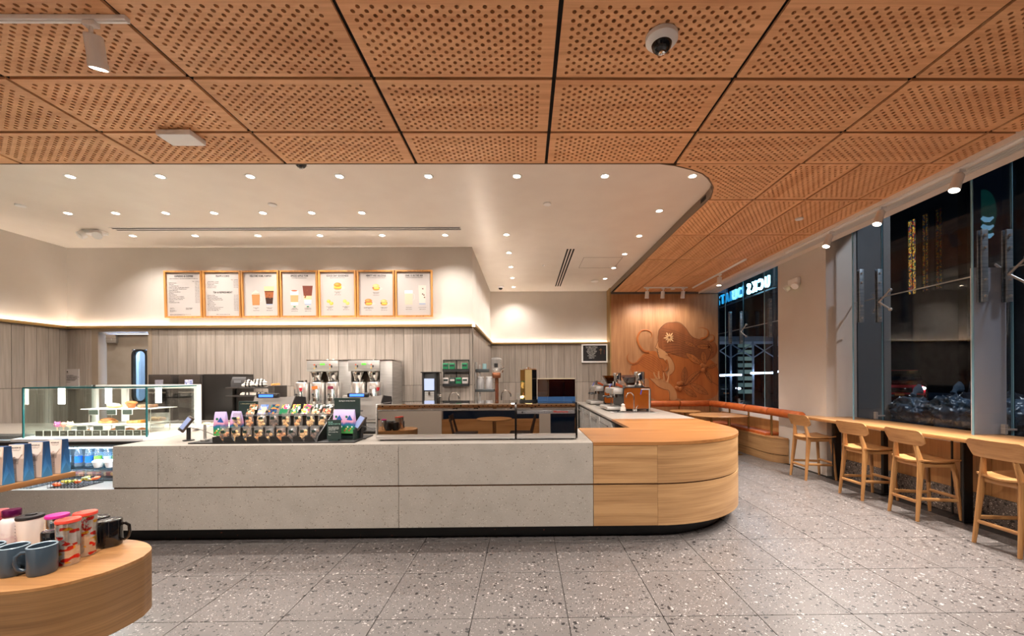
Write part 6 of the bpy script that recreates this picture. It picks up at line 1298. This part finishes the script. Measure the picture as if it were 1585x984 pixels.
# espresso machines
COP = noisy('copper_panel', (150, 78, 22), (164, 88, 28), 3, .22, .35, coat=.3)
def espresso(loc, label):
    t = thing('espresso_machine', label, 'espresso machine', loc, 0, 'copper sided espresso machines')
    o_ = rrect(-.245, .245, .03, .425, .05); i_ = rrect(-.232, .232, .043, .412, .04)
    ringprism(G(), o_, i_, -.006, .78).build('black_frame', BLACKP, t)
    G().prism(i_, 0, .012, 'Y').build('copper_side_panel', COP, t); G().prism(i_, .762, .774, 'Y').build('copper_side_panel', COP, t)
    G().prism(i_, .02, .76, 'Y').build('chassis', BLACK, t)
    G().box(-.53, -.24, .02, .76, .02, .075, .008).build('drip_tray', STEEL, t); G().box(-.42, -.24, .02, .76, .30, .41, .02).build('group_head_housing', STEEL, t)
    for y in (.2, .56):
        g = G().lathe([(.0001, .235), (.035, .235), (.035, .30), (.0001, .30)], 16, (-.34, y, 0)).build('group_head', CHROME, t); G().cyl((-.36, y, .25), (-.50, y, .235), .014, .018).build('portafilter_handle', BLACKP, g)
    for y in (.03, .72): G().tube([(-.35, y, .40), (-.43, y, .36), (-.45, y, .22), (-.46, y, .10)], .007, 8).build('steam_wand', CHROME, t)
    G().tube([(-.25, .06, .43), (-.33, .05, .47), (-.42, .04, .49)], [.022, .024, .018], 10).build('copper_knob_arm', mat('copper_arm', (190, 92, 56), .25, .6), t); G().cyl((-.40, .03, .44), (-.40, .03, .53), .03).build('pressure_dial', CHROME, t)
    G().cyl((-.45, .02, .49), (-.49, 0, .42), .008).build('blue_lever', mat('lever_blue', (50, 60, 160), .3), t)
    for y, x in ((.22, -.06), ):
        g = G(); g.add([(x-.16, y-.10, .64), (x+.17, y-.10, .64), (x+.17, y+.10, .64), (x-.16, y+.10, .64), (x-.06, y-.06, .46), (x+.06, y-.06, .46), (x+.06, y+.06, .46), (x-.06, y+.06, .46)], [(0, 1, 2, 3), (7, 6, 5, 4), (0, 4, 5, 1), (1, 5, 6, 2), (2, 6, 7, 3), (3, 7, 4, 0)])
        g.build('bean_hopper', AMB, t); G().add([(x-.13, y-.08, .60), (x+.13, y-.08, .60), (x+.13, y+.08, .60), (x-.13, y+.08, .60), (x-.05, y-.05, .465), (x+.05, y-.05, .465), (x+.05, y+.05, .465), (x-.05, y+.05, .465)], [(0, 1, 2, 3), (7, 6, 5, 4), (0, 4, 5, 1), (1, 5, 6, 2), (2, 6, 7, 3), (3, 7, 4, 0)]).build('beans', BEAN, t)
        G().box(x-.06, x+.06, y-.06, y+.06, .41, .46, .01).build('hopper_base', STEEL, t)
    G().lathe([(.0001, .426), (.092, .426), (.095, .432), (.095, .685), (.09, .70), (.02, .705), (.0001, .72)], 28, (.085, .16, 0)).build('chrome_canister', CHROME, t)
    G().box(-.22, -.12, .40, .52, .426, .54, .006).build('clear_bin', POLY, t)
    G().cyl((-.20, .05, 0), (-.20, .05, .03), .02).cyl((.20, .05, 0), (.20, .05, .03), .02).cyl((-.2, .7, 0), (-.2, .7, .03), .02).cyl((.2, .7, 0), (.2, .7, .03), .02).build('feet', BLACKP, t)
espresso((1.97, 7.22, .928), 'copper sided espresso machine nearest the oak counter end'); espresso((1.95, 8.92, .928), 'copper sided espresso machine further back near the far wall')
for (y, nm) in ((6.95, 'front'), (8.60, 'rear')):
    t = thing('rinse_tray', 'shallow steel rinse tray in front of the %s espresso machine' % nm, 'sink', (1.85, y, .928)); G().box(-.40, .38, -.14, .14, 0, .008, .003).build('rim', STEEL, t); G().box(-.36, .34, -.10, .10, .0081, .010).build('basin', BLACK, t)
    G().lathe([(.018, .01), (.014, .03), (.0001, .03)], 12, (-.28, 0, 0)).build('drain_plug', BLACK, t)
    faucet((1.86, y+.06, .938), math.radians(180), 'chrome swan-neck faucet of the %s rinse tray' % nm, 1.25)
t = thing('tap_column', 'slim steel tap column with blue lever beside the front faucet', 'tap', (2.10, 6.92, .937)); G().cyl((0, 0, 0), (0, 0, .395), .012).cyl((0, 0, .385), (-.14, 0, .385), .009).build('column', STEEL, t); G().cyl((-.13, 0, .38), (-.15, 0, .30), .008).build('blue_lever', mat('lever_blue', (50, 60, 160), .3), t)
tag(G().lathe([(.0001, 0), (.05, .01), (.045, .06), (.03, .09), (.035, .12), (.0001, .14)], 12).build('white_cloth', mat('cloth_white', (206, 196, 184), .8), None, (1.68, 7.05, .938)), 'crumpled white cloth beside the front drip tray', 'cloth')

# ================================================================== OUTSIDE
ASPH = noisy('asphalt', (30, 32, 36), (46, 48, 54), 6, .35); DARKW = noisy('dark_stone', (44, 42, 42), (58, 56, 56), 2, .8)
struct('street', G().prism([(5.11, -.4), (5.11, -.12), (9.0, -.10), (17.0, .19), (40, .19), (40, -.4)], -6, 60, 'Y'), ASPH)
struct('sidewalk', G().prism([(5.11, -.12), (5.11, -.05), (8.4, -.02), (8.4, -.12)], -6, 60, 'Y'), mat('pavement', (74, 76, 80), .7))
def letters(body, y0, m, mirror, name, label):
    t = thing('glowing_letters', label, 'sign', (5.22, y0, 3.46), -PI/2)
    G().box(-.15, .24*len(body), .10, .125, -.05, -.02).box(-.1, -.07, .0, .125, -.05, -.02).box(.9, .93, .0, .125, -.05, -.02).build('mounting_rail', BLACK, t)
    x = 0.
    for ch in body:
        l = text('sign_letter', ch, .34, m, t, (x, 0, 0), ext=.02, sx=-.80 if mirror else .80, res=4, align='CENTER')
        x += .235 if ch != 'K' else .25
    return t
letters('STARBU', 10.98, mat('sign_reflection_blue', (30, 130, 180), .4, emit=1.0, ecol=(40, 150, 210)), False, '', 'dim blue illuminated letters STARBU high in the far window')  # reflection of the sign in the glass, built as glowing letters
letters('SKCU', 9.48, mat('sign_white', (190, 240, 255), .4, emit=9., ecol=(150, 225, 255)), True, '', 'bright white mirrored letters UCKS high in the far window')
em = thing('window_emblem', 'green and white round emblem partly hidden behind the glass fin edge', 'emblem', (5.11, 4.52, 3.30), -PI/2)
G().add([(.0, 0, -.30), (.0, 0, .30)]+[(.15*math.cos(a), 0, .30*math.sin(a)) for a in [PI/2-PI*k/18 for k in range(1, 18)]], [tuple(range(19))]).build('green_disc', mat('emblem_glow', (10, 70, 60), .4, emit=.10, ecol=(0, 90, 80)), em)
for z in (-.06, -.15, -.24): G().tube([(.01, -.004, z+.05), (.05, -.004, z+.01), (.09, -.004, z-.005), (.125, -.004, z+.01)], [.018, .026, .026, .012], 8, (-.004, .1)).build('white_wave', mat('emblem_white', (120, 170, 200), .4, emit=.5), em)
# refuse bags
BAGM = noisy('refuse_plastic', (34, 46, 60), (84, 104, 124), 5, .32, bump=.8); BAGK = noisy('refuse_black', (18, 20, 26), (36, 42, 52), 6, .28, bump=.8)
def sack(loc, r, sq, m, label, rz=0.):
    bm = bmesh.new(); bmesh.ops.create_icosphere(bm, subdivisions=5, radius=1)
    from mathutils import noise
    for v in bm.verts:
        p = v.co.copy(); n1 = noise.noise(p*1.4+Vector(loc)); n2 = noise.noise(p*4+Vector(loc)*2); ridge = abs(noise.noise(p*2.6+Vector(loc)*3))
        n3 = abs(noise.noise(p*6.5+Vector(loc)*5)); k = 1+.26*n1+.10*n2-.28*ridge-.20*n3-.10*abs(noise.noise(p*12+Vector(loc)*2))
        v.co = Vector((p.x*r*k, p.y*r*k, p.z*r*sq*k)); v.co.z = max(v.co.z, -r*sq*.82)
    me = bpy.data.meshes.new('sack'); bm.to_mesh(me); bm.free(); me.materials.append(m); me.polygons.foreach_set('use_smooth', [True]*len(me.polygons))
    t = thing('refuse_sack', label, 'garbage bag', loc, rz, 'filled refuse sacks on the pavement')
    o = bpy.data.objects.new('sack', me); C.objects.link(o); o.parent = t
    G().tube([(0, 0, r*sq*.95), (.02, .01, r*sq*1.08), (.05, .02, r*sq*1.22), (.12, .03, r*sq*1.30)], [.05, .03, .05, .08], 8, (0, .5)).build('tied_neck', m, t)
for loc, r, sq, m_, lb in (((5.62, 5.95, .25), .34, .9, BAGM, 'bluish refuse sack at the bottom left of the heap'), ((5.75, 5.50, .30), .38, .9, BAGM, 'large bluish refuse sack low in the middle of the heap'), ((5.95, 5.05, .28), .36, .9, BAGM, 'bluish refuse sack at the bottom right of the heap'),
                           ((5.75, 6.0, .98), .30, .9, BAGM, 'translucent blue refuse sack at the upper left of the heap'), ((5.95, 5.62, 1.02), .30, .9, BAGM, 'blue refuse sack with tied neck in the centre of the heap'), ((6.15, 5.28, 1.04), .32, .85, BAGM, 'wide blue refuse sack at the upper right of the heap'),
                           ((6.5, 5.9, .70), .42, 1.4, BAGK, 'black refuse sack at the back of the heap, left side'), ((6.75, 5.4, .75), .44, 1.4, BAGK, 'black refuse sack at the back of the heap, right side'), ((6.3, 6.5, .35), .36, .9, BAGK, 'small black refuse sack left behind the heap')): sack(loc, r, sq, m_, lb)
# car
def car(loc, rz, label, body, lights=14.):
    t = thing('car', label, 'car', loc, rz); B = mat('car_paint_'+body[0], body[1], .25, .2, coat=.6)
    g = G(); secs = [(2.25, .62, .30, .72), (2.15, .86, .26, .92), (1.2, .93, .24, 1.06), (.9, .93, .24, 1.12), (-2.2, .93, .26, 1.10), (-2.3, .85, .35, 1.0)]; vs = []
    for x, hw, z0, z1 in secs: vs += [(x, -hw, z0+.1), (x, -hw*.98, z1-.12), (x, -hw*.86, z1), (x, hw*.86, z1), (x, hw*.98, z1-.12), (x, hw, z0+.1), (x, hw*.8, z0), (x, -hw*.8, z0)]
    n = 8; fs = [(k*n+i, k*n+(i+1) % n, (k+1)*n+(i+1) % n, (k+1)*n+i) for k in range(len(secs)-1) for i in range(n)]+[tuple(range(n)), tuple(range(5*n+n-1, 5*n-1, -1))]
    g.add(vs, fs).build('body', B, t)
    g = G(); vs = []
    for x, hw, z in ((.95, .82, 1.08), (.25, .66, 1.58), (-1.6, .66, 1.60), (-2.15, .80, 1.08)): vs += [(x, -hw, z), (x, hw, z)]
    g.add(vs, [(0, 1, 3, 2), (2, 3, 5, 4), (4, 5, 7, 6), (0, 2, 4, 6), (1, 7, 5, 3), (0, 6, 7, 1)]).build('cabin_glass', mat('car_glass', (14, 16, 20), .08), t)
    G().box(-1.5, .2, -.64, .64, 1.585, 1.615, .01).build('roof', B, t)
    G().box(2.17, 2.27, -.42, .42, .58, .80, .02).build('grille', BLKG, t); G().box(2.24, 2.32, -.80, .80, .30, .50, .03).build('bumper', BLKG, t); G().box(2.32, 2.335, -.16, .16, .44, .54).build('number_plate', mat('plate_orange', (200, 120, 60), .5), t)
    for s in (-1, 1):
        G().ell((2.17, s*.70, .78), .08, .17, .07, 14, 8).build('headlight', mat('headlamp_%g' % lights, (240, 246, 255), .3, emit=lights, ecol=(235, 242, 255)), t)
        for x in (1.45, -1.4): G().cyl((x, s*.80, .34), (x, s*.95, .34), .34, n=24).cyl((x, s*.95, .34), (x, s*.96, .34), .2, n=16).build('wheel', RUBBER, t)
    return t
cr1 = car((18.4, 19.9, .19), math.radians(-133), 'red car with bright headlights seen across the street behind the refuse sacks', ('red', (176, 26, 36)), 40.)
car((12.6, 27.0, .03), math.radians(-100), 'dark car with headlights seen low in the far window', ('dark', (30, 34, 46)), 30.)
car((16.2, 24.6, .16), math.radians(-95), 'dark blue car beside another in the far window', ('blue', (26, 36, 70)), 30.)
# church facade with stained glass, beyond the street
ch = thing('church', 'dark stone church facade with tall stained glass windows across the street', 'building', (24.5, 0, .5))
SG = patches('stained_glass', [(180, 130, 40), (30, 60, 90), (150, 30, 24), (200, 170, 70), (40, 80, 60), (24, 30, 50), (170, 110, 40)], 14, .3)
sb = SG.node_tree.nodes['Principled BSDF']; L_ = SG.node_tree.links; src = sb.inputs['Base Color'].links[0].from_socket; L_.new(src, sb.inputs['Emission Color']); sb.inputs['Emission Strength'].default_value = .6
wins = [(25.63, .56, 1.5), (24.77, .42, .08), (23.95, .42, .015)]
ys = [12.0]; g = G()
edges_ = sorted([(y-w_/2, y+w_/2) for y, w_, _ in wins]); a = 12.
for y0, y1 in edges_: g.box(0, .6, a, y0, 0, 16); g.box(0, .6, y0, y1, 0, 6.2); g.box(0, .6, y0, y1, 10.9, 16); a = y1
g.box(0, .6, a, 34, 0, 16); g.build('stone_wall', DARKW, ch)
for yb in (13, 15.5, 18, 20.5, 22.6, 27.4, 30, 32.5): G().box(-.5, 0, yb-.22, yb+.22, 0, 12).build('buttress', DARKW, ch)
for y, w_, e in wins:
    if e < .01: continue
    m_ = SG if e > 1 else (SG.copy() if e else SG)
    if m_ is not SG: m_.node_tree.nodes['Principled BSDF'].inputs['Emission Strength'].default_value = e
    wn = G().box(.06, .10, y-w_/2+.02, y+w_/2-.02, 6.2, 10.9).build('stained_window', m_, ch)
    G().box(.03, .058, y-.015, y+.015, 6.2, 10.9).box(.03, .058, y-w_/2, y+w_/2, 7.6, 7.64).box(.03, .058, y-w_/2, y+w_/2, 9.2, 9.24).build('tracery', DARKW, wn)
    G().box(-.02, .0, y-w_/2-.1, y-w_/2, 6.1, 11).box(-.02, .0, y+w_/2, y+w_/2+.1, 6.1, 11).build('stone_jamb', DARKW, ch)
bd = thing('brick_building', 'dark brick building across the street on the right', 'building', (23.5, -8, .5)); G().box(0, 6, 0, 19.5, 0, 14).build('wall', mat('dark_brick', (40, 30, 28), .8), bd)
for k in range(6):
    for j in range(3): G().box(-.03, .05, 1+3*k, 2.4+3*k, 2+4*j, 4.2+4*j).build('window', mat('dark_pane', (12, 14, 20), .1), bd)
bd = thing('tower_block', 'dark tower block at the end of the street in the far window', 'building', (6, 46, 0)); G().box(0, 22, 0, 4, 0, 30).build('wall', mat('night_wall', (26, 30, 40), .8), bd)
for k in range(10):
    for j in range(6): G().box(1+2.1*k, 2.2+2.1*k, -.05, .05, 3+4*j, 5+4*j).build('window', mat('night_pane_%d' % (1 if (k*7+j*3) % 5 == 0 else 0), (60, 80, 110) if (k*7+j*3) % 5 == 0 else (14, 18, 26), .1, emit=.5 if (k*7+j*3) % 5 == 0 else 0.), bd)
ss = thing('sidewalk_shed', 'white sidewalk scaffold with cross braces and added headlight streaks in the far window', 'scaffold', (9.0, 20, .15))
SW = mat('scaffold_white', (160, 174, 190), .5)
for k in range(5): G().cyl((1.1*k, 0, 0), (1.1*k, 0, 3.1), .05, n=8).build('post', SW, ss)
for k in range(4):
    G().cyl((1.1*k, 0, 3.0), (1.1*k+1.1, 0, 2.3), .03, n=6).build('brace', SW, ss); G().cyl((1.1*k, 0, 2.3), (1.1*k+1.1, 0, 3.0), .03, n=6).build('brace', SW, ss)
G().box(-.2, 4.8, -.1, 1.6, 3.1, 3.35).build('deck', SW, ss)
STREAK = mat('streak_white', (230, 240, 255), .4, emit=9., ecol=(205, 222, 255))
for x in (.4, 2.0, 3.2): G().cyl((x, -.15, 1.42+.06*x), (x+1.15, -.15, 1.44+.06*x), .045, n=8).build('headlight_streak', STREAK, ss)  # headlight streaks of passing cars, built as glowing bars
sh3 = thing('lit_shutter', 'pale lit louvred shop shutter in the far window', 'shutter', (11.6, 22.2, .3))
for k in range(8): G().box(0, .8, 0, .05, .3+.36*k, .52+.36*k).build('slat', mat('shutter_lit', (120, 140, 130), .5, emit=.12, ecol=(170, 200, 190)), sh3)
G().box(-.06, 0, 0, .08, -.42, 3.3).box(.8, .86, 0, .08, -.42, 3.3).build('guide_rail', BLACK, sh3)
lp = thing('added_street_lamp', 'tall street lamp added to light the street outside the windows', 'street lamp', (8.0, 13.0, -.05))  # lamp added to give the street outside some light
G().cyl((0, 0, 0), (0, 0, 6.0), .07, .05).cyl((0, 0, 6.0), (-.9, -.3, 6.25), .035).build('pole', BLACK, lp); G().box(-1.2, -.8, -.45, -.2, 6.2, 6.3, .03).build('lamp_head', BLACK, lp)
spot(lp, (-1.0, -.32, 6.15), 380, 2.9, .5, (.84, .90, 1.0), radius=.1)
lp2 = dup(lp, (8.2, 3.2, -.05), label='second street lamp, added out of view to light the refuse sacks')  # second added lamp, out of view, lights the outer pier and sacks
